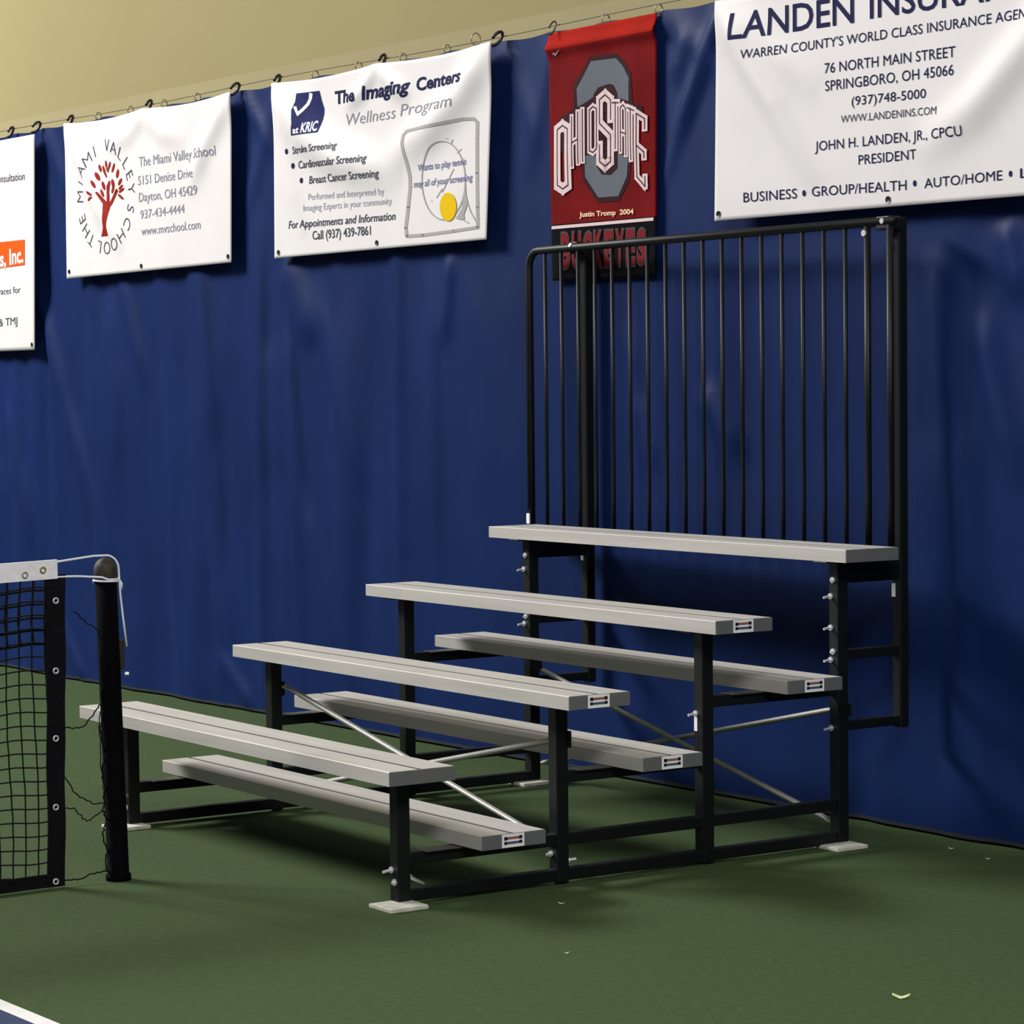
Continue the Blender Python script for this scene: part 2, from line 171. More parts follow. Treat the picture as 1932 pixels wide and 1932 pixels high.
POLYS=[('b2', [[-2.0566, 3.0335], [-1.858, 3.0277], [-1.8373, 2.9781], [-1.8162, 2.9428], [-1.8143, 2.9221], [-1.8224, 2.892], [-1.8485, 2.8312], [-2.0722, 2.8333], [-2.058, 2.8916], [-2.0739, 2.9556], [-2.0566, 2.9958]], 'royal', 1), ('b2', [[-2.0634, 2.9703], [-2.0407, 2.9709], [-2.0214, 2.9431], [-1.9681, 2.9772], [-1.9501, 2.9989], [-1.9469, 3.0271], [-1.9174, 3.0191], [-1.9229, 2.9964], [-1.9434, 2.9698], [-2.0195, 2.9208]], 'white', 2), ('b2', [[-2.1276, 2.7626], [-2.1295, 2.7558], [-2.1343, 2.7511], [-2.1408, 2.7497], [-2.1471, 2.752], [-2.1516, 2.7575], [-2.1531, 2.7645], [-2.1512, 2.7714], [-2.1464, 2.7761], [-2.14, 2.7775], [-2.1337, 2.7752], [-2.1292, 2.7697]], 'navy', 1), ('b2', [[-2.0809, 2.691], [-2.0828, 2.6842], [-2.0875, 2.6794], [-2.0939, 2.678], [-2.1002, 2.6803], [-2.1047, 2.6858], [-2.1063, 2.6928], [-2.1044, 2.6996], [-2.0996, 2.7044], [-2.0932, 2.7058], [-2.0869, 2.7035], [-2.0824, 2.6981]], 'navy', 1), ('b2', [[-2.0162, 2.6172], [-2.0181, 2.6104], [-2.0228, 2.6056], [-2.0291, 2.6042], [-2.0354, 2.6065], [-2.0399, 2.6118], [-2.0414, 2.6189], [-2.0395, 2.6257], [-2.0348, 2.6304], [-2.0284, 2.6319], [-2.0222, 2.6296], [-2.0177, 2.6242]], 'navy', 1), ('b2', [[-1.1095, 2.7818], [-0.9048, 2.7872], [-0.9001, 2.7731], [-1.1047, 2.7675]], 'silver', 1), ('b2', [[-0.9174, 2.7868], [-0.6653, 2.7982], [-0.6601, 2.7843], [-0.912, 2.7727]], 'silver', 1), ('b2', [[-0.6749, 2.7983], [-0.5848, 2.7921], [-0.5843, 2.7784], [-0.6744, 2.7844]], 'silver', 1), ('b2', [[-0.5855, 2.7924], [-0.5546, 2.7698], [-0.5726, 2.7622], [-0.6035, 2.7847]], 'silver', 1), ('b2', [[-0.5554, 2.7711], [-0.5598, 2.6937], [-0.5837, 2.6959], [-0.5793, 2.7735]], 'silver', 1), ('b2', [[-0.5595, 2.7007], [-0.5625, 2.5461], [-0.5865, 2.5478], [-0.5834, 2.7026]], 'silver', 1), ('b2', [[-0.5624, 2.553], [-0.5627, 2.3981], [-0.5867, 2.3994], [-0.5864, 2.5546]], 'silver', 1), ('b2', [[-0.5628, 2.405], [-0.5618, 2.3121], [-0.5858, 2.3131], [-0.5867, 2.4062]], 'silver', 1), ('b2', [[-0.5661, 2.3094], [-0.7618, 2.3023], [-0.7654, 2.3163], [-0.5696, 2.3232]], 'silver', 1), ('b2', [[-0.7499, 2.3027], [-1.0054, 2.2969], [-1.0085, 2.3111], [-0.7529, 2.3167]], 'silver', 1), ('b2', [[-0.9936, 2.297], [-1.1366, 2.2993], [-1.1379, 2.3136], [-0.995, 2.3112]], 'silver', 1), ('b2', [[-1.1429, 2.3025], [-1.1519, 2.3472], [-1.1262, 2.3475], [-1.1172, 2.303]], 'silver', 1), ('b2', [[-1.152, 2.3418], [-1.1287, 2.44], [-1.1031, 2.4368], [-1.1263, 2.3387]], 'silver', 1), ('b2', [[-1.1303, 2.4329], [-1.1101, 2.5311], [-1.0845, 2.5279], [-1.1046, 2.43]], 'silver', 1), ('b2', [[-1.1108, 2.5232], [-1.1115, 2.5764], [-1.0858, 2.5749], [-1.0851, 2.5217]], 'silver', 1), ('b2', [[-1.1106, 2.5684], [-1.1259, 2.635], [-1.1004, 2.6351], [-1.085, 2.5686]], 'silver', 1), ('b2', [[-1.1242, 2.6278], [-1.149, 2.729], [-1.1234, 2.7291], [-1.0987, 2.628]], 'silver', 1), ('b2', [[-1.1488, 2.7236], [-1.1412, 2.7639], [-1.1155, 2.7605], [-1.1231, 2.7203]], 'silver', 1), ('b2', [[-1.143, 2.7617], [-1.1064, 2.7826], [-1.0868, 2.7718], [-1.1234, 2.751]], 'silver', 1), ('b2', [[-0.6596, 2.5248], [-0.6624, 2.4958], [-0.6713, 2.4966], [-0.6684, 2.5256]], 'silver', 1), ('b2', [[-0.662, 2.498], [-0.6692, 2.47], [-0.678, 2.4712], [-0.6708, 2.4993]], 'silver', 1), ('b2', [[-0.6684, 2.4722], [-0.68, 2.4457], [-0.6886, 2.4474], [-0.6771, 2.4739]], 'silver', 1), ('b2', [[-0.6788, 2.4478], [-0.6944, 2.4235], [-0.7028, 2.4257], [-0.6872, 2.45]], 'silver', 1), ('b2', [[-0.6929, 2.4255], [-0.7122, 2.404], [-0.7203, 2.4066], [-0.7009, 2.4282]], 'silver', 1), ('b2', [[-0.7103, 2.4058], [-0.7331, 2.3875], [-0.7406, 2.3908], [-0.7178, 2.409]], 'silver', 1), ('b2', [[-0.7308, 2.3891], [-0.7566, 2.3746], [-0.7632, 2.3784], [-0.7374, 2.3929]], 'silver', 1), ('b2', [[-0.7539, 2.3759], [-0.7821, 2.3656], [-0.7875, 2.37], [-0.7592, 2.3803]], 'silver', 1), ('b2', [[-0.7791, 2.3664], [-0.8092, 2.3608], [-0.8127, 2.3657], [-0.7826, 2.3713]], 'silver', 1), ('b2', [[-0.806, 2.3611], [-0.8371, 2.3604], [-0.8383, 2.3656], [-0.8072, 2.3663]], 'silver', 1), ('b2', [[-0.8339, 2.3602], [-0.865, 2.3645], [-0.8636, 2.3695], [-0.8325, 2.3652]], 'silver', 1), ('b2', [[-0.8618, 2.3638], [-0.8919, 2.3729], [-0.8881, 2.3774], [-0.858, 2.3683]], 'silver', 1), ('b2', [[-0.8889, 2.3717], [-0.9172, 2.3853], [-0.9116, 2.3891], [-0.8833, 2.3755]], 'silver', 1), ('b2', [[-0.9145, 2.3838], [-0.9402, 2.4014], [-0.9333, 2.4045], [-0.9076, 2.3868]], 'silver', 1), ('b2', [[-0.9379, 2.3996], [-0.9606, 2.4208], [-0.9527, 2.4232], [-0.9301, 2.4019]], 'silver', 1), ('b2', [[-0.9587, 2.4188], [-0.9778, 2.443], [-0.9693, 2.4447], [-0.9502, 2.4205]], 'silver', 1), ('b2', [[-0.9763, 2.4408], [-0.9914, 2.4676], [-0.9826, 2.4687], [-0.9674, 2.442]], 'silver', 1), ('b2', [[-0.9903, 2.4653], [-1.0012, 2.4938], [-0.9921, 2.4943], [-0.9812, 2.4658]], 'silver', 1), ('b2', [[-1.0005, 2.4914], [-1.0068, 2.521], [-0.9976, 2.5211], [-0.9912, 2.4915]], 'silver', 1), ('b2', [[-1.0065, 2.5187], [-1.0082, 2.5487], [-0.9989, 2.5482], [-0.9972, 2.5183]], 'silver', 1), ('b2', [[-1.0082, 2.5463], [-1.0053, 2.576], [-0.996, 2.5751], [-0.9989, 2.5454]], 'silver', 1), ('b2', [[-1.0057, 2.5737], [-0.9981, 2.6023], [-0.9889, 2.601], [-0.9965, 2.5723]], 'silver', 1), ('b2', [[-0.9989, 2.6], [-0.9868, 2.627], [-0.9778, 2.6251], [-0.9898, 2.5982]], 'silver', 1), ('b2', [[-0.988, 2.6248], [-0.9718, 2.6493], [-0.963, 2.647], [-0.9793, 2.6225]], 'silver', 1), ('b2', [[-0.9734, 2.6473], [-0.9533, 2.6689], [-0.945, 2.666], [-0.965, 2.6445]], 'silver', 1), ('b2', [[-0.9553, 2.6671], [-0.9318, 2.6851], [-0.9241, 2.6817], [-0.9476, 2.6637]], 'silver', 1), ('b2', [[-0.9342, 2.6836], [-0.9078, 2.6977], [-0.9011, 2.6937], [-0.9274, 2.6796]], 'silver', 1), ('b2', [[-0.9106, 2.6965], [-0.8818, 2.7061], [-0.8764, 2.7016], [-0.9051, 2.6919]], 'silver', 1), ('b2', [[-0.8849, 2.7054], [-0.8545, 2.7103], [-0.851, 2.7053], [-0.8813, 2.7004]], 'silver', 1), ('b2', [[-0.8577, 2.7101], [-0.8266, 2.7101], [-0.8254, 2.7049], [-0.8565, 2.7049]], 'silver', 1), ('b2', [[-0.8298, 2.7103], [-0.7989, 2.7054], [-0.8003, 2.7004], [-0.8312, 2.7054]], 'silver', 1), ('b2', [[-0.8021, 2.7061], [-0.7724, 2.6964], [-0.776, 2.6921], [-0.8058, 2.7017]], 'silver', 1), ('b2', [[-0.7753, 2.6977], [-0.7476, 2.6836], [-0.7531, 2.68], [-0.7808, 2.694]], 'silver', 1), ('b2', [[-0.7502, 2.6852], [-0.7252, 2.6673], [-0.7319, 2.6644], [-0.757, 2.6823]], 'silver', 1), ('b2', [[-0.7274, 2.6692], [-0.7054, 2.6479], [-0.713, 2.6458], [-0.735, 2.667]], 'silver', 1), ('b2', [[-0.7073, 2.65], [-0.6889, 2.6259], [-0.697, 2.6244], [-0.7154, 2.6485]], 'silver', 1), ('b2', [[-0.6903, 2.6281], [-0.6757, 2.6018], [-0.6842, 2.6008], [-0.6988, 2.6271]], 'silver', 1), ('b2', [[-0.6768, 2.6041], [-0.6664, 2.5761], [-0.6751, 2.5756], [-0.6855, 2.6036]], 'silver', 1), ('b2', [[-0.667, 2.5784], [-0.661, 2.5495], [-0.6698, 2.5494], [-0.6759, 2.5784]], 'silver', 1), ('b2', [[-0.6613, 2.5518], [-0.6596, 2.5225], [-0.6685, 2.5229], [-0.6702, 2.5522]], 'silver', 1), ('b2', [[-0.7331, 2.4138], [-0.7346, 2.4018], [-0.7384, 2.3903], [-0.7445, 2.3799], [-0.7526, 2.3709], [-0.7624, 2.3637], [-0.7735, 2.3585], [-0.7856, 2.3556], [-0.7981, 2.3551], [-0.8105, 2.357], [-0.8225, 2.3612], [-0.8335, 2.3677], [-0.8431, 2.376], [-0.8509, 2.386], [-0.8567, 2.3972], [-0.8601, 2.4092], [-0.8611, 2.4215], [-0.8596, 2.4337], [-0.8557, 2.4452], [-0.8496, 2.4557], [-0.8414, 2.4647], [-0.8315, 2.4719], [-0.8203, 2.477], [-0.8082, 2.4798], [-0.7957, 2.4803], [-0.7832, 2.4783], [-0.7713, 2.474], [-0.7604, 2.4675], [-0.7509, 2.4592], [-0.7432, 2.4493], [-0.7375, 2.4382], [-0.7341, 2.4263]], 'yellow', 3), ('b2', [[-0.6637, 2.515], [-0.6569, 2.4578], [-0.6445, 2.4272], [-0.6769, 2.3785], [-0.6721, 2.3573], [-0.7036, 2.3561], [-0.7405, 2.3642], [-0.6922, 2.4033]], 'silver', 2), ('b2', [[-0.6465, 2.4292], [-0.62, 2.3838], [-0.6276, 2.3827], [-0.6542, 2.4282]], 'silver', 1), ('b2', [[-0.6218, 2.3863], [-0.5843, 2.3434], [-0.5914, 2.3417], [-0.6289, 2.3845]], 'silver', 1), ('b2', [[-0.7032, 2.3646], [-0.6372, 2.3388], [-0.6414, 2.3351], [-0.7074, 2.3609]], 'silver', 1), ('b2', [[-0.8018, 2.7218], [-0.7835, 2.7133], [-0.7869, 2.7107], [-0.8053, 2.7192]], 'silver', 1), ('b2', [[-0.769, 2.6929], [-0.757, 2.7116], [-0.7512, 2.71], [-0.7632, 2.6914]], 'silver', 1), ('b2', [[-0.7274, 2.6486], [-0.6932, 2.6651], [-0.689, 2.6624], [-0.7231, 2.6458]], 'silver', 1), ('b2', [[-0.8482, 2.4852], [-0.754, 2.5826], [-0.7485, 2.5807], [-0.8426, 2.4833]], 'silver', 1), ('b2', [[-0.8917, 2.4639], [-0.8462, 2.5018], [-0.8409, 2.4996], [-0.8865, 2.4618]], 'silver', 1), ('b2', [[-0.9318, 2.4561], [-0.9182, 2.4515], [-0.9211, 2.4485], [-0.9347, 2.4532]], 'silver', 1), ('b0', [[-6.3506, 2.4954], [-5.0507, 2.4903], [-5.0569, 2.3463], [-6.3589, 2.3286]], 'orange', 1), ('b4', [[1.5414, 2.3263], [1.5404, 2.3213], [1.5376, 2.3173], [1.5336, 2.3153], [1.5292, 2.3156], [1.5252, 2.3181], [1.5225, 2.3224], [1.5215, 2.3275], [1.5226, 2.3326], [1.5253, 2.3365], [1.5293, 2.3385], [1.5337, 2.3382], [1.5377, 2.3357], [1.5404, 2.3315]], 'navy', 1), ('b4', [[2.12, 2.3237], [2.1191, 2.3189], [2.1166, 2.3152], [2.113, 2.3132], [2.109, 2.3135], [2.1054, 2.3159], [2.1029, 2.32], [2.102, 2.3249], [2.1029, 2.3297], [2.1054, 2.3334], [2.1091, 2.3353], [2.1131, 2.3351], [2.1167, 2.3327], [2.1192, 2.3286]], 'navy', 1), ('b4', [[2.5794, 2.3249], [2.5785, 2.3203], [2.5762, 2.3168], [2.5729, 2.3149], [2.5692, 2.3152], [2.5659, 2.3175], [2.5636, 2.3214], [2.5628, 2.3261], [2.5636, 2.3307], [2.5659, 2.3343], [2.5692, 2.3361], [2.5729, 2.3359], [2.5763, 2.3336], [2.5786, 2.3297]], 'navy', 1), ('b1', [[-4.1065, 2.4589], [-4.0631, 2.5073], [-4.0577, 2.5835], [-4.0666, 2.6319], [-4.0291, 2.6373], [-3.9882, 2.6271], [-4.0065, 2.5805], [-4.0258, 2.5052], [-4.0152, 2.458]], 'brick', 1), ('b1', [[-4.0586, 2.6257], [-4.1434, 2.6982], [-4.1249, 2.7008], [-4.0251, 2.6351]], 'brick', 1), ('b1', [[-4.0336, 2.628], [-4.0383, 2.7238], [-4.0082, 2.7543], [-3.9919, 2.7474], [-4.0088, 2.6952], [-4.0006, 2.626]], 'brick', 1), ('b1', [[-4.0089, 2.6265], [-3.9279, 2.7051], [-3.9038, 2.694], [-3.9717, 2.628], [-3.9928, 2.6141]], 'brick', 1), ('b1', [[-4.0981, 2.8052], [-4.1069, 2.8077], [-4.1162, 2.8151], [-4.1237, 2.8256], [-4.1273, 2.8363], [-4.1261, 2.8443], [-4.1203, 2.8475], [-4.1115, 2.8451], [-4.1022, 2.8376], [-4.0947, 2.8272], [-4.0911, 2.8165], [-4.0923, 2.8085]], 'brick', 1), ('b1', [[-4.0509, 2.7886], [-4.0594, 2.7916], [-4.0692, 2.8004], [-4.0775, 2.8128], [-4.0822, 2.8254], [-4.082, 2.8348], [-4.0769, 2.8385], [-4.0684, 2.8355], [-4.0586, 2.8267], [-4.0503, 2.8143], [-4.0456, 2.8017], [-4.0458, 2.7923]], 'brick', 1), ('b1', [[-4.0347, 2.8211], [-4.0409, 2.8241], [-4.0463, 2.832], [-4.0495, 2.8426], [-4.0495, 2.8531], [-4.0464, 2.8607], [-4.0411, 2.8634], [-4.0349, 2.8604], [-4.0295, 2.8525], [-4.0264, 2.8419], [-4.0263, 2.8314], [-4.0294, 2.8238]], 'brick', 1), ('b1', [[-3.9875, 2.853], [-3.9834, 2.849], [-3.9841, 2.8404], [-3.9893, 2.8296], [-3.9976, 2.8193], [-4.0069, 2.8125], [-4.0147, 2.8108], [-4.0188, 2.8148], [-4.0182, 2.8233], [-4.013, 2.8342], [-4.0046, 2.8444], [-3.9953, 2.8513]], 'brick', 1), ('b1', [[-3.9407, 2.8418], [-3.9365, 2.8372], [-3.9377, 2.8274], [-3.9438, 2.8148], [-3.9534, 2.8028], [-3.9638, 2.7947], [-3.9722, 2.7927], [-3.9764, 2.7972], [-3.9753, 2.8071], [-3.9691, 2.8197], [-3.9595, 2.8316], [-3.9491, 2.8397]], 'brick', 1), ('b1', [[-3.9003, 2.8073], [-3.8934, 2.803], [-3.8905, 2.7935], [-3.8925, 2.7813], [-3.8988, 2.7697], [-3.9077, 2.7617], [-3.9168, 2.7596], [-3.9238, 2.7639], [-3.9267, 2.7734], [-3.9247, 2.7856], [-3.9184, 2.7972], [-3.9095, 2.8051]], 'brick', 1), ('b1', [[-3.8622, 2.7555], [-3.8576, 2.7511], [-3.8594, 2.7432], [-3.8672, 2.7338], [-3.8789, 2.7256], [-3.8914, 2.7207], [-3.9013, 2.7204], [-3.906, 2.7249], [-3.9042, 2.7328], [-3.8964, 2.7422], [-3.8847, 2.7504], [-3.8722, 2.7553]], 'brick', 1), ('b1', [[-3.8508, 2.7206], [-3.8488, 2.7166], [-3.8537, 2.7107], [-3.8643, 2.7043], [-3.8776, 2.6992], [-3.8902, 2.6968], [-3.8987, 2.6977], [-3.9007, 2.7016], [-3.8957, 2.7076], [-3.8852, 2.7139], [-3.8718, 2.719], [-3.8592, 2.7215]], 'brick', 1), ('b1', [[-3.8358, 2.7017], [-3.8354, 2.6974], [-3.8435, 2.6916], [-3.858, 2.6858], [-3.875, 2.6815], [-3.8899, 2.6799], [-3.8987, 2.6815], [-3.8992, 2.6857], [-3.891, 2.6916], [-3.8765, 2.6974], [-3.8595, 2.7017], [-3.8446, 2.7033]], 'brick', 1), ('b1', [[-3.8456, 2.6415], [-3.855, 2.6416], [-3.8702, 2.6462], [-3.8871, 2.654], [-3.9012, 2.6629], [-3.9087, 2.6705], [-3.9077, 2.6749], [-3.8983, 2.6747], [-3.8831, 2.6701], [-3.8662, 2.6623], [-3.8521, 2.6534], [-3.8445, 2.6458]], 'brick', 1), ('b1', [[-4.1669, 2.6834], [-4.1765, 2.6821], [-4.1942, 2.6846], [-4.2152, 2.6904], [-4.2339, 2.6978], [-4.2453, 2.7048], [-4.2463, 2.7097], [-4.2366, 2.711], [-4.2189, 2.7084], [-4.1979, 2.7026], [-4.1793, 2.6953], [-4.1679, 2.6882]], 'brick', 1), ('b1', [[-4.163, 2.6754], [-4.1648, 2.6711], [-4.1768, 2.6658], [-4.196, 2.6609], [-4.2173, 2.6577], [-4.2348, 2.6571], [-4.244, 2.6593], [-4.2423, 2.6636], [-4.2301, 2.6689], [-4.2109, 2.6738], [-4.1896, 2.677], [-4.1722, 2.6776]], 'brick', 1), ('b1', [[-4.1464, 2.7217], [-4.1556, 2.7237], [-4.1678, 2.7312], [-4.1798, 2.7421], [-4.1883, 2.7535], [-4.191, 2.7623], [-4.1873, 2.7663], [-4.178, 2.7643], [-4.1658, 2.7568], [-4.1538, 2.7459], [-4.1453, 2.7345], [-4.1426, 2.7257]], 'brick', 1), ('b1', [[-4.1138, 2.76], [-4.1263, 2.7619], [-4.1414, 2.7697], [-4.155, 2.7814], [-4.1635, 2.7938], [-4.1646, 2.8037], [-4.158, 2.8083], [-4.1455, 2.8065], [-4.1305, 2.7986], [-4.1169, 2.7869], [-4.1084, 2.7745], [-4.1073, 2.7646]], 'brick', 1), ('b1', [[-4.0582, 2.705], [-4.068, 2.7078], [-4.0786, 2.7166], [-4.0873, 2.7289], [-4.0917, 2.7415], [-4.0906, 2.751], [-4.0843, 2.7548], [-4.0745, 2.7519], [-4.0638, 2.7431], [-4.0552, 2.7308], [-4.0508, 2.7183], [-4.0519, 2.7088]], 'brick', 1), ('b1', [[-4.0648, 2.6677], [-4.0729, 2.6701], [-4.0831, 2.6779], [-4.0928, 2.6891], [-4.0994, 2.7006], [-4.101, 2.7093], [-4.0973, 2.713], [-4.0892, 2.7106], [-4.079, 2.7027], [-4.0693, 2.6916], [-4.0628, 2.6801], [-4.0611, 2.6714]], 'brick', 1), ('b1', [[-3.9553, 2.7092], [-3.9653, 2.7124], [-3.9749, 2.7214], [-3.9815, 2.7338], [-3.9833, 2.7463], [-3.9798, 2.7555], [-3.972, 2.759], [-3.962, 2.7558], [-3.9524, 2.7468], [-3.9459, 2.7344], [-3.9441, 2.7219], [-3.9475, 2.7127]], 'brick', 1), ('b1', [[-3.9537, 2.7253], [-3.9484, 2.7213], [-3.9475, 2.7126], [-3.9512, 2.7015], [-3.9585, 2.691], [-3.9676, 2.6839], [-3.9758, 2.6821], [-3.9812, 2.6861], [-3.9821, 2.6948], [-3.9784, 2.7059], [-3.9711, 2.7164], [-3.9621, 2.7235]], 'brick', 1), ('b1', [[-4.0348, 2.7706], [-4.0416, 2.7726], [-4.0503, 2.7792], [-4.0584, 2.7885], [-4.0637, 2.7981], [-4.065, 2.8054], [-4.0617, 2.8084], [-4.0548, 2.8064], [-4.0462, 2.7998], [-4.0381, 2.7905], [-4.0327, 2.7809], [-4.0315, 2.7737]], 'brick', 1), ('b1', [[-4.0156, 2.7972], [-4.0225, 2.7987], [-4.0295, 2.8033], [-4.0346, 2.8099], [-4.0365, 2.8167], [-4.0346, 2.8219], [-4.0296, 2.824], [-4.0226, 2.8225], [-4.0157, 2.8178], [-4.0106, 2.8112], [-4.0087, 2.8045], [-4.0105, 2.7993]], 'brick', 1), ('b1', [[-3.9208, 2.7037], [-3.9174, 2.7007], [-3.9181, 2.6949], [-3.9226, 2.6879], [-3.9298, 2.6814], [-3.9377, 2.6773], [-3.9442, 2.6767], [-3.9476, 2.6796], [-3.947, 2.6854], [-3.9424, 2.6925], [-3.9353, 2.6989], [-3.9274, 2.703]], 'brick', 1), ('b3', [[0.1833, 2.9758], [0.361, 2.97], [0.412, 2.9331], [0.462, 2.8776], [0.4719, 2.7418], [0.4589, 2.5385], [0.4364, 2.4493], [0.3685, 2.3718], [0.2266, 2.3749], [0.133, 2.4659], [0.1214, 2.5627], [0.0806, 2.777], [0.0833, 2.8695]], 'maroon', 1), ('b3', [[0.1898, 2.9552], [0.3557, 2.9507], [0.4027, 2.9148], [0.4473, 2.8612], [0.4456, 2.7325], [0.4372, 2.5549], [0.423, 2.4684], [0.3626, 2.392], [0.2301, 2.3949], [0.1458, 2.4841], [0.1423, 2.5774], [0.1082, 2.7627], [0.1022, 2.8508]], 'blockgrey', 2), ('b3', [[0.2368, 2.8434], [0.3094, 2.8511], [0.3392, 2.8445], [0.3656, 2.8091], [0.3664, 2.6628], [0.3612, 2.5057], [0.316, 2.4814], [0.2558, 2.4875], [0.2229, 2.5231], [0.2222, 2.6749], [0.206, 2.8168]], 'maroon', 3), ('b3', [[-0.0343, 2.7227], [-0.0182, 2.7439], [0.076, 2.7655], [0.1628, 2.7912], [0.2243, 2.8151], [0.285, 2.8277], [0.3445, 2.7964], [0.4624, 2.7636], [0.5264, 2.7433], [0.5375, 2.7062], [0.438, 2.7004], [0.4359, 2.5477], [0.3412, 2.5696], [0.2449, 2.5696], [0.1472, 2.5733], [0.0661, 2.5308], [0.0353, 2.5593], [-0.0328, 2.6209]], 'maroon', 3), ('b3', [[-0.0643, 3.0098], [-0.0455, 3.0003], [0.0021, 3.0253], [-0.0422, 3.0113], [-0.0484, 3.0176]], 'swoosh', 2)]
ARCH=[('O', [[-0.0553, 2.7094], [0.0533, 2.7077], [0.0491, 2.442], [-0.0596, 2.4492]]), ('H', [[0.0619, 2.7369], [0.118, 2.7581], [0.1147, 2.5459], [0.0586, 2.5313]]), ('I', [[0.1254, 2.7593], [0.1533, 2.7661], [0.1501, 2.5601], [0.122, 2.5398]]), ('O', [[0.1735, 2.7679], [0.237, 2.7696], [0.2342, 2.5852], [0.1706, 2.5771]]), ('S', [[0.2316, 2.8144], [0.3398, 2.8042], [0.3357, 2.5149], [0.2272, 2.5228]]), ('T', [[0.3263, 2.7761], [0.3811, 2.7711], [0.3784, 2.5832], [0.3235, 2.5874]]), ('A', [[0.3809, 2.762], [0.4341, 2.7535], [0.4313, 2.5517], [0.3783, 2.574]]), ('T', [[0.4328, 2.7482], [0.4883, 2.7286], [0.4856, 2.5258], [0.4299, 2.5409]]), ('E', [[0.4883, 2.725], [0.5559, 2.6901], [0.5521, 2.4052], [0.4847, 2.4641]])]
TALL=[('B', [[-0.0293, 2.2694], [0.0395, 2.2681], [0.0369, 2.105], [-0.032, 2.1058]]), ('U', [[0.0459, 2.268], [0.114, 2.2668], [0.1114, 2.104], [0.0433, 2.1049]]), ('C', [[0.1203, 2.2667], [0.1877, 2.2655], [0.1852, 2.1031], [0.1178, 2.104]]), ('K', [[0.194, 2.2654], [0.2606, 2.2642], [0.2582, 2.1022], [0.1915, 2.103]]), ('E', [[0.2668, 2.2641], [0.3327, 2.2629], [0.3304, 2.1013], [0.2644, 2.1021]]), ('Y', [[0.3389, 2.2628], [0.4041, 2.2616], [0.4019, 2.1004], [0.3366, 2.1012]]), ('E', [[0.4102, 2.2615], [0.4748, 2.2604], [0.4726, 2.0995], [0.408, 2.1003]]), ('S', [[0.4808, 2.2603], [0.5447, 2.2591], [0.5425, 2.0986], [0.4786, 2.0994]])]
HOOKS=[[-5.26, 3.108], [-4.929, 3.099], [-4.506, 3.089], [-3.595, 3.103], [-2.697, 3.119], [-2.286, 3.118], [-1.354, 3.111], [-0.449, 3.121], [-0.052, 3.118], [1.037, 3.099]]
RINGS=[[-4.228, 3.119], [-3.856, 3.12], [-3.483, 3.128], [-3.127, 3.147], [-1.985, 3.128], [-1.601, 3.129], [-1.226, 3.131], [-0.873, 3.132], [-0.652, 3.16], [0.271, 3.127], [0.615, 3.125]]
EXF =[((-3.16, 2.32), (-3.05, 1.29), 0.025, 0.048), ((-3.05, 1.29), (-2.89, 0.37), 0.02, 0.056), ((-2.27, 2.23), (-2.06, 1.86), 0.025, 0.056), ((-2.28, 1.87), (-2.15, 1.07), 0.0175, 0.028), ((-2.15, 1.07), (-1.81, 0.22), 0.02, 0.04), ((-5.07, 2.29), (-4.67, 1.5), 0.02, 0.04), ((-4.67, 1.5), (-4.19, 0.72), 0.0225, 0.048), ((-5.42, 1.5), (-5.17, 0.83), 0.0225, 0.032), ((-5.4, 1.19), (-5.17, 0.71), 0.0175, 0.024), ((-4.01, 2.25), (-3.78, 1.67), 0.0125, 0.04), ((-2.0, 2.06), (-1.65, 1.21), 0.0125, 0.048), ((-0.88, 2.21), (-0.93, 1.84), 0.015, 0.032), ((-2.98, 0.26), (-2.66, 0.01), 0.0175, 0.028), ((-4.78, 0.3), (-4.5, -0.01), 0.02, 0.024), ((2.13, 2.04), (2.23, 1.47), 0.02, 0.048), ((2.23, 1.47), (2.36, 0.83), 0.0175, 0.048), ((2.36, 1.84), (2.54, 1.29), 0.0175, 0.04), ((2.28, 0.54), (2.48, 0.04), 0.0175, 0.048), ((0.44, 1.55), (0.54, 1.29), 0.0175, 0.04), ((0.87, 1.59), (1.09, 1.35), 0.0175, 0.04), ((0.37, 1.85), (0.44, 1.68), 0.0125, 0.024), ((2.47, 2.17), (2.55, 1.91), 0.015, 0.04), ((2.08, 1.38), (2.13, 0.72), 0.015, 0.04)]
# ---------------------------------------------------------------- the setting
b = MB()
v0, v1, v2, v3 = -.16, 3.705, 3.757, 13.0
def strip(va, vb, mi):
    b.add([wp(-14, 0, va), wp(9, 0, va), wp(9, 0, vb), wp(-14, 0, vb)], [(3, 2, 1, 0)], mi)
strip(v0, v1, 0); strip(v1, v2, 1); strip(v2, v3, 2)
tag(b.build('floor', [M_FLOOR, M_LINE, M_BLUE]), kind='structure')
b = MB()
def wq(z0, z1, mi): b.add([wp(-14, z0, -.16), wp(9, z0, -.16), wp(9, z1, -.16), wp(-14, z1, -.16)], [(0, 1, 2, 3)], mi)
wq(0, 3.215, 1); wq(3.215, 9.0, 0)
tag(b.build('wall_back', [M_WALL, M_WALLB]), kind='structure')

